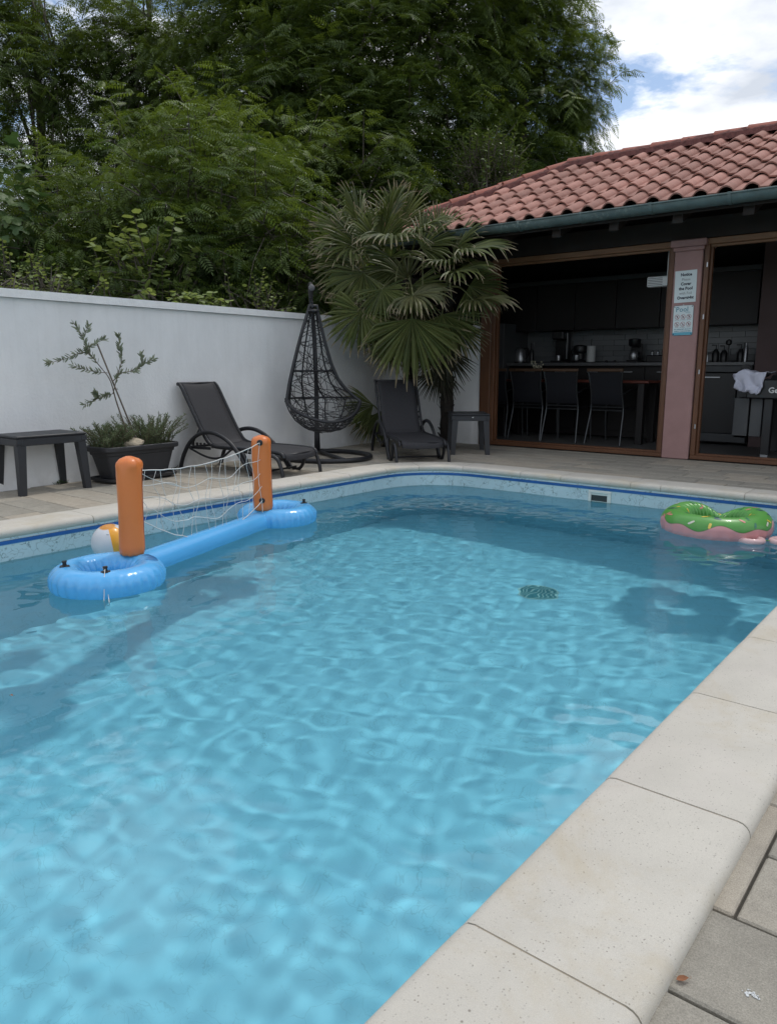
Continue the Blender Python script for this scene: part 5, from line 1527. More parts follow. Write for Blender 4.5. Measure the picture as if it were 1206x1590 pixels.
def frond_tmpl(n=8, ll=.04, lw=.02, L=.22, fold=.25):
    """pinnate leaf along +x, z up: leaflets as bent quads"""
    V = []; 
    def leaflet(p, d, nrm, s):
        side = np.cross(nrm, d); 
        V.extend([p, p + d * ll * s * .45 + side * lw * s * .5 - nrm * .001, p + d * ll * s - nrm * ll * s * .18, p + d * ll * s * .45 - side * lw * s * .5 - nrm * .001])
    for i in range(n):
        t = (i + 1) / (n + .6); x = L * t; z = -L * .18 * t * t
        s = (.75 + .45 * sin(pi * min(1, t * 1.1))) * (1 - .2 * t)
        for sg in (-1, 1):
            d = np.array([.30, sg * .95, -fold]); d /= np.linalg.norm(d)
            leaflet(np.array([x, 0, z]), d, np.array([0, 0, 1.]), s)
    leaflet(np.array([L * .97, 0, -L * .17]), np.array([.9, 0, -.4]), np.array([0.4, 0, .9]), .9)
    V.extend([np.array(q) for q in ([0, -.0012, 0], [0, .0012, 0], [L, .0008, -L * .18], [L, -.0008, -L * .18])])
    return np.array(V)
def leaf_tmpl(ll=.07, lw=.045, round_=False):
    if round_: return np.array([[0, 0, 0], [ll * .3, lw * .5, -.004], [ll * .75, lw * .42, -.006], [ll, 0, -.012], [0, 0, 0], [ll, 0, -.012], [ll * .75, -lw * .42, -.006], [ll * .3, -lw * .5, -.004]])
    return np.array([[0, 0, 0], [ll * .45, lw * .5, -.004], [ll, 0, -.012], [ll * .45, -lw * .5, -.004]])
def frames(D, upj=.35, R=None):
    """orthonormal frames from direction array D (n,3): x = D, z ~ up with jitter"""
    R = R or rng
    D = D / np.linalg.norm(D, axis=1, keepdims=True)
    U = np.tile([0, 0, 1.], (len(D), 1)) + R.normal(0, upj, D.shape)
    Yv = np.cross(U, D); Yv /= np.linalg.norm(Yv, axis=1, keepdims=True) + 1e-9
    Zv = np.cross(D, Yv)
    return np.stack([D, Yv, Zv], 2)
def scatter(T, P, D, sc, R, upj=.35):
    Fm = frames(D, upj, R)
    V = np.einsum('nij,kj->nki', Fm, T) * sc[:, None, None] + P[:, None, :]
    return V.reshape(-1, 3)
def foliage(name, mat, blobs, n_spray, tmpl, seed, parent, base, fps=9, spray=.55, scale=1.0, droop=.5, shell=.55, twigmat=None, trunk=None, centre_out=True, face=None, min_z=None, limbs=10, up=0.15):
    """blobs: (x, y, z, rx, ry, rz, weight) in world space; sprays = short drooping twigs carrying leaves"""
    R = np.random.default_rng(seed)
    wts = np.array([b[6] for b in blobs]); wts = wts / wts.sum()
    ix = R.choice(len(blobs), n_spray, p=wts); B_ = np.array([b[:6] for b in blobs])[ix]
    u = R.normal(0, 1, (n_spray, 3)); u /= np.linalg.norm(u, axis=1, keepdims=True)
    r_ = 1 - (1 - shell) * R.random(n_spray) ** .8
    r_ = np.where(R.random(n_spray) < .16, r_ * R.random(n_spray), r_)
    P0 = B_[:, :3] + u * B_[:, 3:6] * r_[:, None]
    # lumpy outline
    lum = np.array([noise.noise(Vector(p) * .9 + Vector((seed, 0, 0))) for p in P0])
    P0 = P0 + u * (lum * .55)[:, None]
    if min_z is not None:
        k = P0[:, 2] > min_z; P0, u = P0[k], u[k]
    n = len(P0)
    D0 = u * .8 + R.normal(0, .45, (n, 3)) + np.array([0, 0, up]); D0 /= np.linalg.norm(D0, axis=1, keepdims=True)
    Ls = spray * (.6 + .8 * R.random(n))
    P, D, Tn, tw = [], [], [], G()
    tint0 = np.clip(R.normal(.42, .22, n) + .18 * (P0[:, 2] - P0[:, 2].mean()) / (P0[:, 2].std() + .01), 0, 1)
    for k in range(fps):
        s = (k + .5) / fps
        pos = P0 + D0 * (Ls * s)[:, None] - np.array([0, 0, 1.]) * (droop * Ls * s * s)[:, None]
        tan = D0 - np.array([0, 0, 1.]) * (2 * droop * s)
        sd = np.cross(tan, np.array([0, 0, 1.])); sd /= np.linalg.norm(sd, axis=1, keepdims=True) + 1e-6
        sg = 1 if k % 2 else -1
        dd = tan * .55 + sd * sg * (.85 + .3 * R.random(n))[:, None] + R.normal(0, .28, (n, 3)) + np.array([0, 0, -.12])
        P.append(pos); D.append(dd); Tn.append(np.clip(tint0 + .12 * s + R.normal(0, .08, n), 0, 1))
    P = np.concatenate(P); D = np.concatenate(D); Tn = np.concatenate(Tn)
    sc = scale * (.7 + .6 * R.random(len(P)))
    V = scatter(tmpl, P - np.array(base), D, sc, R)
    nq = len(V) // 4; Q = np.arange(nq * 4).reshape(nq, 4)
    tint = np.repeat(Tn, len(tmpl))
    o = ob(name, np_mesh(name, V, Q, mat, False, tint=tint), parent)
    # twigs
    tw = G(); bb = Vector(base)
    for i in range(0, n, max(1, n // 260)):
        a = Vector(P0[i]) - bb; d = Vector(D0[i]); tw.tube([a - d * .35 * Ls[i], a + d * Ls[i] * .4 - UP * droop * Ls[i] * .16, a + d * Ls[i] * .9 - UP * droop * Ls[i] * .8], [.010, .006, .002], 4, cap=False)
    if trunk:
        path_, r0 = trunk
        pts = bez([Vector(p) for p in path_], 6); m = len(pts)
        tr = G(); tr.tube([p - bb for p in pts], [r0 * (1 - .75 * i / m) for i in range(m)], 10)
        ob('trunk', tr.me('trunk', M_tbark, True), parent)
        for j in range(limbs):
            i = int(R.random() * n); tgt = Vector(P0[i]); k = int(m * (.35 + .6 * R.random())); k = min(k, m - 2); a = pts[k]
            mid = a.lerp(tgt, .45) + Vector((R.normal(0, .15), R.normal(0, .15), .25 + R.normal(0, .15)))
            c = bez([a, mid, tgt], 5); rr = r0 * (.45 - .25 * k / m)
            lb = G(); lb.tube([p - bb for p in c], [rr * (1 - .85 * q / len(c)) + .004 for q in range(len(c))], 6); ob('limb', lb.me('limb', M_tbark, True), parent)
    q = ob('twigs', tw.me('twigs', M_tbark), parent); q['kind'] = 'stuff'
    return o
M_tbark = material('tree_bark', (0.085, 0.075, 0.06), 0.9, var=.35, vs=9)
FR = frond_tmpl(6, .058, .021, .20); FR6 = frond_tmpl(5, .075, .032, .26); LR = leaf_tmpl(.075, .055, True); LG = leaf_tmpl(.075, .024); 
def tree(name, label, cat, base, group=None, **k):
    t = thing(name, label, cat, base, 0, group)
    foliage('crown', base=base, parent=t, **k); return t
GR = 'robinia bushes behind the wall'; GT = 'tall trees behind the garden'
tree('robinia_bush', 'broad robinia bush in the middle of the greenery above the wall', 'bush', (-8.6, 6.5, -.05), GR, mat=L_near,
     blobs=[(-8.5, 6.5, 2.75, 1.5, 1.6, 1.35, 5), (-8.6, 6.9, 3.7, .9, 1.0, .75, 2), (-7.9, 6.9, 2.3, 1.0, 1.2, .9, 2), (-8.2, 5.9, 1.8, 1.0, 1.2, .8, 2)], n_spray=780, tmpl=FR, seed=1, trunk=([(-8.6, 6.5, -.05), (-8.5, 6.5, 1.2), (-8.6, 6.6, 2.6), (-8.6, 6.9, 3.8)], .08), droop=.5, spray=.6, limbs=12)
tree('robinia_bush', 'slim robinia shoot with bright yellow green tips just left of the palm', 'bush', (-7.35, 6.95, -.05), GR, mat=L_near,
     blobs=[(-7.35, 6.9, 2.3, .60, .65, .85, 3), (-7.7, 6.6, 1.6, .6, .7, .5, 1.5)], n_spray=240, tmpl=FR, seed=2, trunk=([(-7.35, 6.95, -.05), (-7.4, 6.9, 1.2), (-7.35, 6.9, 2.4)], .04), droop=.5, spray=.5, limbs=6)
tree('robinia_bush', 'robinia bush at the left, between the fig leaves and the broad middle bush', 'bush', (-10.4, 5.6, -.05), GR, mat=L_near,
     blobs=[(-10.4, 5.6, 2.6, 1.3, 1.4, 1.05, 4), (-9.4, 5.1, 1.9, .9, 1.0, .8, 2), (-9.2, 6.0, 2.5, .8, .8, .8, 1.5)], n_spray=560, tmpl=FR, seed=3, trunk=([(-10.4, 5.6, -.05), (-10.3, 5.6, 1.4), (-10.4, 5.6, 2.8)], .07), droop=.6, limbs=9)
tree('robinia_tree', 'big dark robinia filling the sky above the palm and the roof corner', 'tree', (-10.2, 12.6, -.05), GT, mat=L_tall,
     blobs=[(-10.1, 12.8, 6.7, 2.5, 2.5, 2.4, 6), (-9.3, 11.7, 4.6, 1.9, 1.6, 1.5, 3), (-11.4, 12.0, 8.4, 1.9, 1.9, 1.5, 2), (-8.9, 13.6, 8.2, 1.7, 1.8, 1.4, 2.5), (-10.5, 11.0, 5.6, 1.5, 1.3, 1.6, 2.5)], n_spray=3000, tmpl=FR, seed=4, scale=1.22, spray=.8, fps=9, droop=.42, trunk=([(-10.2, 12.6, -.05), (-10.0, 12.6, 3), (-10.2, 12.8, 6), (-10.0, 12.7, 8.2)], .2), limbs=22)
tree('robinia_tree', 'tall tree with drooping sprays standing right against the open sky above the roof', 'tree', (-8.6, 14.9, -.05), GT, mat=L_tall,
     blobs=[(-8.5, 14.7, 6.5, 1.65, 1.6, 2.2, 4), (-7.95, 15.0, 5.9, .85, 1.1, 1.5, 2.4), (-8.5, 14.8, 8.6, 1.0, 1.1, 1.0, 1), (-8.0, 14.4, 4.4, 1.5, 1.2, 1.0, 2)], n_spray=1400, tmpl=FR, seed=5, scale=1.15, spray=.55, droop=.5, trunk=([(-8.6, 14.9, -.05), (-8.5, 14.8, 3), (-8.4, 14.7, 6), (-8.3, 14.8, 8)], .15), limbs=14)
tree('robinia_tree', 'airy tree at the far left whose crown lets the sky show through', 'tree', (-17.5, 9.2, -.05), GT, mat=L_tall,
     blobs=[(-17.6, 9.3, 7.2, 2.0, 2.0, 2.6, 4), (-16.6, 9.4, 4.4, 1.7, 1.6, 1.6, 2), (-18.6, 8.3, 9.0, 1.5, 1.5, 1.8, 1.5)], n_spray=900, tmpl=FR, seed=6, scale=1.4, spray=.85, droop=.5, shell=.3, trunk=([(-17.5, 9.2, -.05), (-17.3, 9.2, 3), (-17.7, 9.3, 6.5), (-17.5, 9.3, 9.5)], .14), limbs=22)
tree('robinia_tree', 'second airy tree, between the far left one and the big dark robinia', 'tree', (-15.6, 11.0, -.05), GT, mat=L_tall,
     blobs=[(-15.8, 11.0, 7.6, 1.8, 1.8, 2.2, 4), (-15.2, 10.6, 5.0, 1.6, 1.5, 1.6, 2)], n_spray=760, tmpl=FR, seed=7, scale=1.4, spray=.8, droop=.5, shell=.3, trunk=([(-15.6, 11, -.05), (-15.6, 10.9, 3), (-15.9, 11, 6.5), (-15.7, 11, 9.2)], .13), limbs=20)
tree('robinia_tree', 'dense tree behind the broad middle bush, left of the big dark robinia', 'tree', (-13.2, 11.8, -.05), GT, mat=L_tall,
     blobs=[(-13.2, 11.8, 7.2, 1.9, 1.9, 2.2, 4), (-12.6, 11.2, 5.0, 1.8, 1.5, 1.6, 3), (-12.9, 11.6, 9.2, 1.5, 1.5, 1.2, 1.3)], n_spray=1400, tmpl=FR, seed=8, scale=1.3, spray=.8, droop=.6, shell=.4, trunk=([(-13.2, 11.8, -.05), (-13.0, 11.7, 3), (-13.3, 11.8, 6.5), (-13.1, 11.8, 9.0)], .15), limbs=18)
tree('dark_shrub_tree', 'low dark tree right behind the palm crown', 'tree', (-9.2, 9.9, -.05), GT, mat=L_tall,
     blobs=[(-9.3, 9.9, 3.3, 1.6, 1.4, 1.5, 4), (-8.0, 10.1, 2.6, 1.3, 1.0, 1.2, 2.5), (-10.8, 9.3, 3.2, 1.5, 1.3, 1.5, 2.5)], n_spray=900, tmpl=FR, seed=9, scale=1.25, spray=.7, droop=.6, trunk=([(-9.2, 9.9, -.05), (-9.2, 9.9, 1.6), (-9.3, 9.9, 3.4)], .09), limbs=9)
tree('laurel_shrub', 'glossy pale green laurel showing just above the left roof corner', 'shrub', (-6.85, 11.0, -.05), None, mat=L_gloss,
     blobs=[(-6.85, 11.0, 3.95, .62, .6, .55, 3), (-7.1, 11.0, 3.2, .8, .7, .6, 2)], n_spray=330, tmpl=LG, seed=10, fps=14, scale=1.1, spray=.34, droop=-.1, up=.9, trunk=([(-6.85, 11, -.05), (-6.9, 11, 2), (-6.85, 11, 3.8)], .05), limbs=8)
tree('elder_shrub', 'light green leafy shoots sticking up above the wall behind the olive sapling', 'shrub', (-7.7, 5.1, -.05), 'light leafy shrubs on top of the wall', mat=L_lite,
     blobs=[(-7.75, 5.15, 1.9, .42, .36, .42, 2), (-7.55, 4.9, 1.5, .3, .4, .2, 2)], n_spray=60, tmpl=LR, seed=11, fps=9, scale=1.35, spray=.34, droop=.1, up=.8, trunk=([(-7.7, 5.1, -.05), (-7.7, 5.1, 1), (-7.75, 5.15, 1.8)], .02), limbs=4)
tree('bramble', 'pale bramble leaves spilling over the wall cap above the planter and lounger', 'shrub', (-6.4, 4.55, -.05), 'light leafy shrubs on top of the wall', mat=L_lite,
     blobs=[(-6.15, 4.62, 1.50, .16, .42, .11, 2)], n_spray=60, tmpl=LR, seed=12, fps=6, scale=.85, spray=.15, droop=.3, up=.4, trunk=([(-6.4, 4.55, -.05), (-6.35, 4.55, 1), (-6.25, 4.6, 1.45)], .015), limbs=4)
tree('ivy_shrub', 'yellow green ground ivy piled behind the wall at the far left', 'shrub', (-8.6, 4.1, -.05), 'light leafy shrubs on top of the wall', mat=L_lite,
     blobs=[(-8.6, 4.25, 1.75, .9, .9, .32, 3), (-7.4, 3.6, 1.38, .5, .7, .2, 1.5)], n_spray=220, tmpl=LR, seed=13, fps=8, scale=.62, spray=.28, droop=.2, up=.5, trunk=([(-8.6, 4.1, -.05), (-8.6, 4.1, 1), (-8.6, 4.2, 1.7)], .02), limbs=5)
tree('young_shrub', 'small light shrub showing above the wall next to the hanging chair', 'shrub', (-6.8, 5.9, -.05), 'light leafy shrubs on top of the wall', mat=L_lite,
     blobs=[(-6.75, 6.0, 1.55, .35, .4, .26, 2)], n_spray=34, tmpl=LR, seed=14, fps=8, scale=.62, spray=.26, droop=.1, up=.9, trunk=([(-6.8, 5.9, -.05), (-6.8, 5.95, 1), (-6.75, 6.0, 1.55)], .012), limbs=3)
# fig: large lobed leaves at the left edge
ft = thing('fig_tree', 'fig with large lobed leaves at the left edge above the wall', 'fig tree', (-9.6, 4.2, -.05))
g = G(); rr_ = random.Random(5); cen = Vector((-9.35, 4.35, 2.75)); base = Vector((-9.6, 4.2, -.05)); nl = 0
lobes = [(0, 0), (.12, .25), (.05, .5), (.30, .42), (.42, .62), (.50, .28), (.62, .22), (.80, .26), (1.0, 0)]
fi = G()
for i in range(230):
    u = Vector((rr_.gauss(0, 1), rr_.gauss(0, 1), rr_.gauss(0, 1))).normalized(); p = cen + Vector((u.x * .55, u.y * .7, u.z * .75)) * rr_.uniform(.5, 1)
    d = (u + Vector((0, 0, -.5)) + Vector((rr_.gauss(0, .3), rr_.gauss(0, .3), rr_.gauss(0, .3)))).normalized(); n_ = (UP * 1.2 + u * .6 + Vector((rr_.gauss(0, .3), rr_.gauss(0, .3), 0))).normalized(); s = n_.cross(d).normalized(); n_ = d.cross(s)
    L_ = rr_.uniform(.10, .19); V = [p + (d * a - n_ * .18 * a * a) * L_ for a in (0, .35, .7, 1)]
    for sg in (-1, 1):
        V += [p + (d * a + s * w * sg - n_ * (.18 * a * a + .25 * w * w)) * L_ for a, w in lobes[1:-1]]
    F = []
    for k, off in enumerate((4, 11)):
        q = [(0, off, off + 1), (0, off + 1, off + 2, 1), (1, off + 2, off + 3), (1, off + 3, off + 4, 2), (2, off + 4, off + 5), (2, off + 5, off + 6, 3)]
        F += [f if k else f[::-1] for f in q]
    fi.add([v - base for v in V], F)
    fi_t = None
me = fi.me('leaves', L_fig); a_ = me.attributes.new('tint', 'FLOAT', 'POINT'); vals = np.repeat(np.random.default_rng(3).random(230), 18).astype(np.float32); a_.data.foreach_set('value', vals)
ob('leaves', me, ft)
g = G(); g.tube([Vector((0, 0, 0)), Vector((.1, .05, 1.3)), Vector((.2, .12, 2.4))], [.05, .04, .02], 8)
for k in range(6):
    a = rr_.random() * 6.28; g.tube([Vector((.15, .1, 1.6)), Vector((.25 + cos(a) * .4, .15 + sin(a) * .4, 2.4 + rr_.random() * .8))], [.02, .006], 5)
ob('trunk', g.me('trunk', M_tbark, True), ft)
# far woodland that closes the view under and between the trees
R = np.random.default_rng(77)
def wood(n, x0, x1, yf, z0, z1, sc, seed, name):
    R = np.random.default_rng(seed)
    x = R.uniform(x0, x1, n); zc = z1 - (z1 - z0) * R.random(n) ** .8; y = yf(x) + R.normal(0, .9, n)
    z = zc + .8 * np.sin(x * 1.3) * (zc / z1)
    P = np.stack([x, y, z], 1); D = R.normal(0, 1, (n, 3)) + np.array([0, 0, -.4])
    V = scatter(FR6, P, D, sc * (.7 + .6 * R.random(n)), R, .6); nq = len(V) // 4
    o = ob(name, np_mesh(name, V, np.arange(nq * 4).reshape(nq, 4), L_tall, tint=np.repeat(R.random(n) * .6, len(FR6)))); o['kind'] = 'stuff'
wood(7500, -30, -8.6, lambda x: 15.5 + .35 * (x + 18), 0.2, 5.6, 2.2, 1, 'far_woodland')
wood(3000, -20, -7.0, lambda x: 8.5 + .55 * (-x - 7) + 1.6, 0.1, 2.6, 1.5, 2, 'undergrowth')

# ------------------------------------------------------------------ palms
def palm_mat(name, a, b_, tip):
    m = bpy.data.materials.new(name); m.use_nodes = True; b = NB(m); bs = m.node_tree.nodes['Principled BSDF']
    uv = b.n('ShaderNodeSeparateXYZ', {0: b.n('ShaderNodeTexCoord').outputs['UV']})
    oi = b.n('ShaderNodeObjectInfo').outputs['Random']
    w = b.n('ShaderNodeNewGeometry').outputs['Position']
    c = b.mix(b.n('ShaderNodeAttribute', attribute_name='tint').outputs['Fac'], a, b_)
    c = b.mix(1.0, c, b.ramp(b.noise(w, 6, 3), [(.3, .75), (.7, 1.25)]), 'MULTIPLY')
    t = b.math('ADD', uv.outputs[1], b.math('MULTIPLY', b.math('SUBTRACT', b.noise(w, 14, 3), .5), .35))
    c = b.mix(b.ramp(t, [(.80, 0), (.95, 1)]), c, tip)
    seg = b.math('ABSOLUTE', b.math('SUBTRACT', uv.outputs[0], .5))
    c = b.mix(b.ramp(seg, [(.0, .6), (.14, 0)]), c, (0.14, 0.17, 0.07))
    b.t.links.new(c, bs.inputs['Base Color']); bs.inputs['Roughness'].default_value = .5; bs.inputs['Specular IOR Level'].default_value = .35
    hs = b.n('ShaderNodeHueSaturation', {'Color': c, 'Value': 1.3, 'Saturation': 1.15}); tr = b.n('ShaderNodeBsdfTranslucent', {'Color': hs.outputs[0]}); ms = b.n('ShaderNodeMixShader', {0: .2})
    b.t.links.new(bs.outputs[0], ms.inputs[1]); b.t.links.new(tr.outputs[0], ms.inputs[2]); b.t.links.new(ms.outputs[0], m.node_tree.nodes['Material Output'].inputs[0])
    return m
M_palm = palm_mat('palm_leaf', (0.040, 0.058, 0.014), (0.125, 0.145, 0.045), (0.30, 0.24, 0.16))
M_palmdry = palm_mat('palm_leaf_dry', (0.055, 0.065, 0.022), (0.12, 0.12, 0.05), (0.32, 0.26, 0.18))
M_palmdead = palm_mat('palm_leaf_dead', (0.016, 0.015, 0.010), (0.030, 0.026, 0.017), (0.05, 0.04, 0.03))
M_pet = material('palm_petiole', (0.10, 0.11, 0.04), .6, var=.2)
M_fib = material('palm_fibre', (0.018, 0.014, 0.011), .95, var=.4, vs=30)
VR = Vector((cos(radians(39.1)), sin(radians(39.1)), 0)); VT = Vector((sin(radians(39.1)), -cos(radians(39.1)), 0))   # scene directions: along the picture, towards the pool
def fan(parent, org, hub, A, N, rad, spread, seed, nseg=27, droop=.35, mat=None, split=.58, label=None, crown=None):
    r = random.Random(seed); mat = mat or M_palm
    hub = Vector(hub); A = (VR * A[0] + UP * A[1] + VT * A[2]).normalized(); N = (VR * N[0] + UP * N[1] + VT * N[2]); S_ = N.cross(A).normalized(); N = A.cross(S_).normalized()
    V = []; F = []; UVs = []; TT = []; K_ = 9
    sp = radians(spread)
    for i in range(nseg):
        ph = -sp + 2 * sp * (i + .5) / nseg; dth = 2 * sp / nseg
        L = rad * (.80 + .2 * cos(ph * .8)) * r.uniform(.93, 1.05)
        dirn = (A * cos(ph) + S_ * sin(ph)); per = (-A * sin(ph) + S_ * cos(ph))
        dirn = (dirn + N * (.10 + r.gauss(0, .06))).normalized(); tw_ = r.gauss(0, .35)
        dj = droop * r.uniform(.7, 1.3); tseg = r.random(); brk = r.random() < .22; bk = r.uniform(.55, .8); curl = r.gauss(0, .06)
        b = len(V); p = hub.copy(); d = dirn.copy()
        for k in range(K_ + 1):
            s = k / K_
            w = min(L * s * dth * .5 * 1.0, L * split * dth * .5)
            if s > split: w *= max(.10, 1 - ((s - split) / (1 - split)) ** 1.3 * .92)
            w = max(w, .0012)
            fo = N * (w * .95)
            V += [p - per * w - N * (w * tw_), p + fo, p + per * w + N * (w * tw_)]
            UVs += [(0, s), (.5, s), (1, s)]; TT += [tseg] * 3
            g_ = dj * (s ** 2.2) * 4.2 / K_ + (0.85 if brk and s > bk and s < bk + .13 else 0)
            d = (d - UP * g_ + per * curl * s * .3).normalized()
            p = p + d * (L / K_)
        for k in range(K_):
            a = b + k * 3; F += [(a, a + 1, a + 4, a + 3), (a + 1, a + 2, a + 5, a + 4)]
    hb = hub.copy()
    me = mesh('leaf_blade', [v - parent.location for v in V], F, mat); l = me.uv_layers.new(name='UVMap')
    l.data.foreach_set('uv', np.array([UVs[v] for f in F for v in f], dtype=np.float32).ravel())
    at_ = me.attributes.new('tint', 'FLOAT', 'POINT'); at_.data.foreach_set('value', np.array(TT, dtype=np.float32))
    fr = ob('frond', me, parent)
    org = Vector(org); g = G(); mid = org.lerp(hub, .5) + UP * .06
    g.tube([q - parent.location for q in bez([org, mid, hub], 5)], [.011] * 5 + [.008] * 6, 6); ob('petiole', g.me('petiole', M_pet, True), fr)
    return fr
def ptrunk(parent, pts, r, seed):
    c = bez(pts, 8); g = G(); rr = random.Random(seed)
    loc = [q - parent.location for q in c]
    g.tube(loc, [r * (1 + .08 * sin(i * 2.1)) for i in range(len(c))], 14)
    ob('trunk', g.me('trunk', M_fib, True), parent)
    g = G()
    for i in range(900):
        q = loc[rr.randrange(len(loc))] + UP * rr.uniform(-.08, .08); a = rr.random() * 2 * pi; o_ = Vector((cos(a), sin(a), 0)); p = q + o_ * r * .9; t_ = Vector((-sin(a), cos(a), 0))
        L = rr.uniform(.03, .10); d = (o_ * rr.uniform(.1, .9) + UP * rr.uniform(-1, .5) + t_ * rr.gauss(0, .5)).normalized(); w = t_ * rr.uniform(.0012, .004)
        g.add([p - w, p + w, p + d * L], [(0, 1, 2)])
    for i in range(46):
        q = loc[int(i / 46 * (len(loc) - 1))]; a = i * 2.4; o_ = Vector((cos(a), sin(a), 0)); t_ = Vector((-sin(a), cos(a), 0)); p = q + o_ * r * .8
        g.add([p - t_ * .03, p + t_ * .03, p + o_ * .05 + UP * .06 + t_ * .018, p + o_ * .05 + UP * .06 - t_ * .018], [(0, 1, 2, 3)])
    ob('fibre', g.me('fibre', M_fib), parent)
p1 = thing('fan_palm', 'tall fan palm with a big crown of drooping leaves behind the far lounger', 'palm', (-5.33, 6.95, 0), 0, 'fan palms by the kitchen')
ptrunk(p1, [(-5.33, 6.95, 0), (-5.31, 6.93, .6), (-5.27, 6.86, 1.2), (-5.22, 6.75, 1.85)], .085, 1)
C1 = (-5.22, 6.75, 1.85)
FN = [  # hub, axis (right, up, toward), normal, radius, half spread, droop, dry
    ((-5.38, 6.80, 2.42), (.05, 1, .05), (0, .1, 1), .47, 78, .25, 0),
    ((-5.70, 6.45, 2.30), (-1, .35, .1), (.1, .7, .7), .55, 95, .22, 0),
    ((-5.62, 6.30, 2.17), (-.9, -.15, .45), (0, .9, .5), .50, 100, .62, 0),
    ((-5.05, 6.30, 2.20), (.05, -.1, 1), (0, 1, .1), .50, 105, .85, 0),
    ((-4.85, 6.45, 2.28), (.8, .15, .6), (-.1, 1, .3), .44, 85, .55, 0),
    ((-5.16, 6.24, 1.70), (.12, -1, .3), (-.3, .3, 1), .36, 105, .25, 0),
    ((-5.36, 6.15, 1.48), (-.25, -1, .15), (-.1, .25, 1), .50, 125, .28, 0),
    ((-4.80, 6.30, 1.62), (.55, -.15, .5), (-.1, .9, .45), .46, 115, .8, 1),
    ((-4.87, 6.38, 1.40), (.0, -1, .12), (.1, .2, 1), .72, 80, .10, 0),
    ((-5.9, 6.75, 1.98), (-1, -.1, -.1), (.0, .5, .8), .58, 90, .35, 0),
    ((-5.75, 6.95, 1.75), (-.9, -.6, -.1), (.0, .5, .8), .52, 90, .35, 0),
    ((-5.5, 7.15, 2.25), (-.4, .7, -.5), (.0, .3, .8), .50, 90, .4, 0),
    ((-5.0, 7.0, 2.3), (.5, .7, -.2), (.0, .3, .8), .40, 80, .4, 0),
    ((-5.5, 6.35, 2.12), (-.35, 1, .1), (0, .25, 1), .50, 75, .3, 0),
    ((-5.25, 6.32, 2.15), (.1, 1, .15), (0, .25, 1), .46, 75, .35, 0),
    ((-5.75, 6.45, 2.05), (-.8, .8, .1), (0, .25, 1), .50, 75, .35, 0),
    ((-5.55, 6.35, 2.42), (-.5, .5, .5), (.1, .7, .8), .46, 95, .5, 0),
    ((-5.25, 6.45, 2.42), (.2, .6, .6), (0, .8, .6), .46, 95, .6, 0),
    ((-5.95, 6.9, 2.25), (-1, .3, -.1), (0, .7, .6), .55, 90, .5, 0),
    ((-5.45, 6.9, 2.0), (-.4, -.3, .2), (0, .3, .9), .55, 100, .4, 0),
    ((-4.95, 6.5, 1.25), (.3, -1, .1), (0, .2, .9), .45, 80, .15, 0),
    ((-5.2, 6.5, 1.2), (-.4, -1, .1), (0, .2, .9), .42, 80, .2, 1),
    ((-5.25, 6.5, 2.05), (-.3, .2, 1), (0, 1, .2), .50, 110, .8, 0),
    ((-5.05, 6.6, 1.75), (.7, -.6, .3), (0, .5, .8), .50, 90, .4, 0),
    ((-5.55, 6.4, 1.9), (-.8, -.7, .4), (0, .6, .8), .52, 95, .5, 0),
    ((-5.0, 6.7, 2.15), (.9, .5, .1), (0, .6, .8), .48, 90, .5, 0),
    ((-5.15, 6.45, 1.35), (-.1, -1, .1), (0, .2, .9), .50, 80, .15, 0),
    ((-5.1, 6.55, 1.55), (.1, -1, -.2), (.1, .2, 1), .42, 90, .2, 1),
    ((-5.45, 6.55, 1.55), (-.5, -1, -.2), (.1, .2, 1), .40, 90, .3, 1)]
for i, (h, A_, N_, r_, sp, dr_, dry) in enumerate(FN):
    fan(p1, C1, h, A_, N_, r_, sp, 100 + i, droop=dr_, mat=M_palmdry if dry else M_palm)
g = G(); rr_ = random.Random(8)
for k in range(3):
    a = Vector(C1); g.tube([q - p1.location for q in bez([a, a + UP * .25 + VR * (.05 + .12 * k) + VT * .1, a + UP * .1 + VR * (.25 * k - .1) + VT * .35, a - UP * .25 + VR * (.3 * k - .15) + VT * .45], 6)], .008, 5)
ob('flower_stalk', g.me('flower_stalk', M_pet, True), p1)
g = G(); q = Vector((-5.42, 6.8, 2.45))
for dx, L in ((-.02, .50), (.10, .40)):
    g.add([v - p1.location for v in (q + VR * dx, q + VR * (dx + .018), q + VR * (dx * 2 + .012) + UP * L, q + VR * (dx - .006) + UP * L * .4)], [(0, 1, 2, 3)])
ob('spear_leaf', g.me('spear_leaf', M_pet), p1)
p2 = thing('fan_palm', 'slimmer fan palm whose leaves hang before the wooden door post and gutter', 'palm', (-4.93, 7.12, 0), 0, 'fan palms by the kitchen')
ptrunk(p2, [(-4.93, 7.12, 0), (-4.92, 7.10, .6), (-4.87, 7.0, 1.2), (-4.80, 6.9, 1.75)], .075, 2)
C2 = (-4.80, 6.9, 1.75)
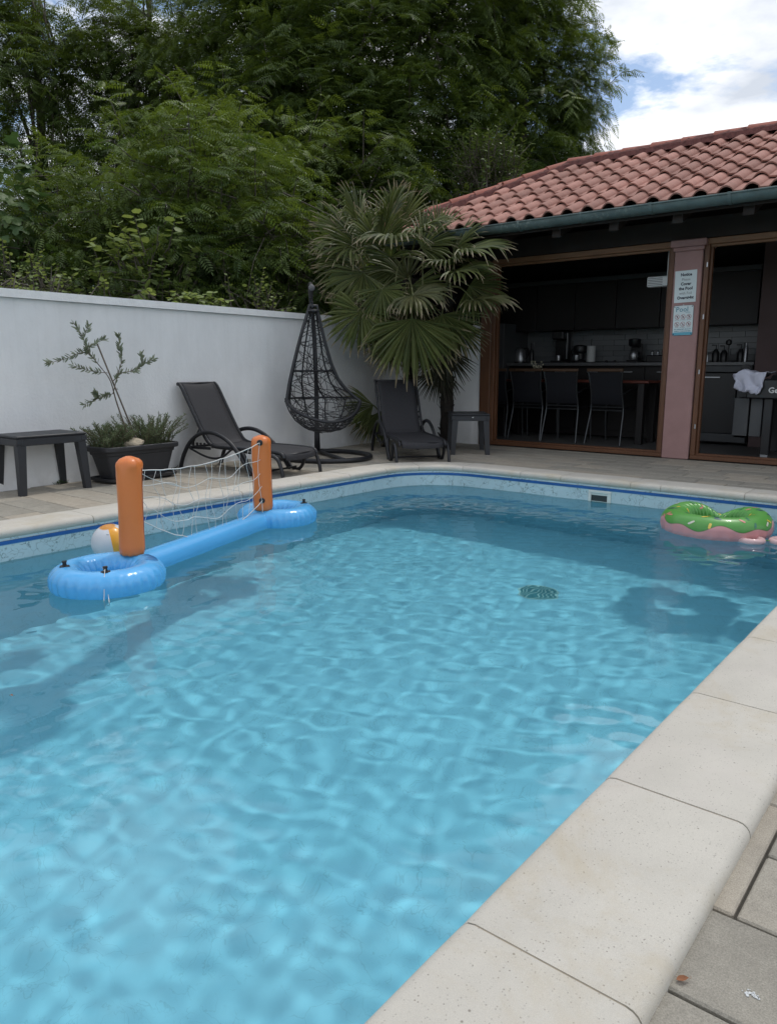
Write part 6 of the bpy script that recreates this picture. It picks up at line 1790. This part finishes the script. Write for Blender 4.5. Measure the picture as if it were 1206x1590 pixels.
for i, (h, A_, N_, r_, sp, dr_, dry) in enumerate([
    ((-4.42, 6.62, 2.06), (1, .05, .15), (-.05, 1, .25), .58, 100, .50, 0),
    ((-4.38, 6.78, 1.58), (.9, -.05, .2), (-.05, 1, .2), .50, 110, .75, 1),
    ((-4.72, 6.75, 1.95), (.3, .1, .8), (-.05, 1, .2), .42, 110, .9, 0),
    ((-4.55, 6.95, 1.75), (.8, -.5, .0), (0, .4, .9), .46, 90, .45, 0),
    ((-4.5, 6.6, 1.85), (.9, .1, .3), (-.05, 1, .3), .5, 105, .7, 0),
    ((-4.72, 6.7, 1.45), (.35, -1, .1), (0, .3, .9), .52, 85, .2, 0),
    ((-4.65, 6.8, 2.1), (.6, .5, .3), (0, .8, .5), .46, 95, .6, 0),
    ((-4.86, 6.93, 1.12), (.12, -1, .05), (0, .2, 1), .48, 60, .1, 2),
    ((-4.92, 6.96, .92), (-.15, -1, .05), (0, .2, 1), .42, 55, .1, 2),
    ((-4.98, 7.0, 1.2), (-.3, -1, .1), (0, .2, 1), .45, 60, .1, 2),
    ((-4.78, 7.05, 1.35), (.1, -1, .0), (0, .2, .9), .45, 80, .3, 1)]):
    fan(p2, C2, h, A_, N_, r_, sp, 200 + i, droop=dr_, mat=(M_palm, M_palmdry, M_palmdead)[dry])
p3 = thing('palm_sprout', 'low palm sprout between the hanging chair and the far lounger', 'palm', (-5.55, 6.75, 0))
g = G(); g.tube([(0, 0, 0), (.0, 0, .25)], [.04, .03], 8); ob('stem', g.me('stem', M_fib), p3)
for i, (h, A_, sp) in enumerate((((-5.60, 6.62, .48), (-.9, -.15, .3), 60), ((-5.62, 6.7, .36), (-.8, -.9, .2), 55), ((-5.5, 6.65, .42), (-.2, -.9, .4), 50))):
    fan(p3, (-5.55, 6.75, .2), h, A_, (0.2, .5, .9), .40, sp, 300 + i, nseg=20, droop=.4)

# ------------------------------------------------------------------ sunlight refracted through the water
for o in (WATER,):
    o.cycles.is_caustics_caster = True
for o in list(pool.children): o.cycles.is_caustics_receiver = True
sl.cycles.is_caustics_light = True
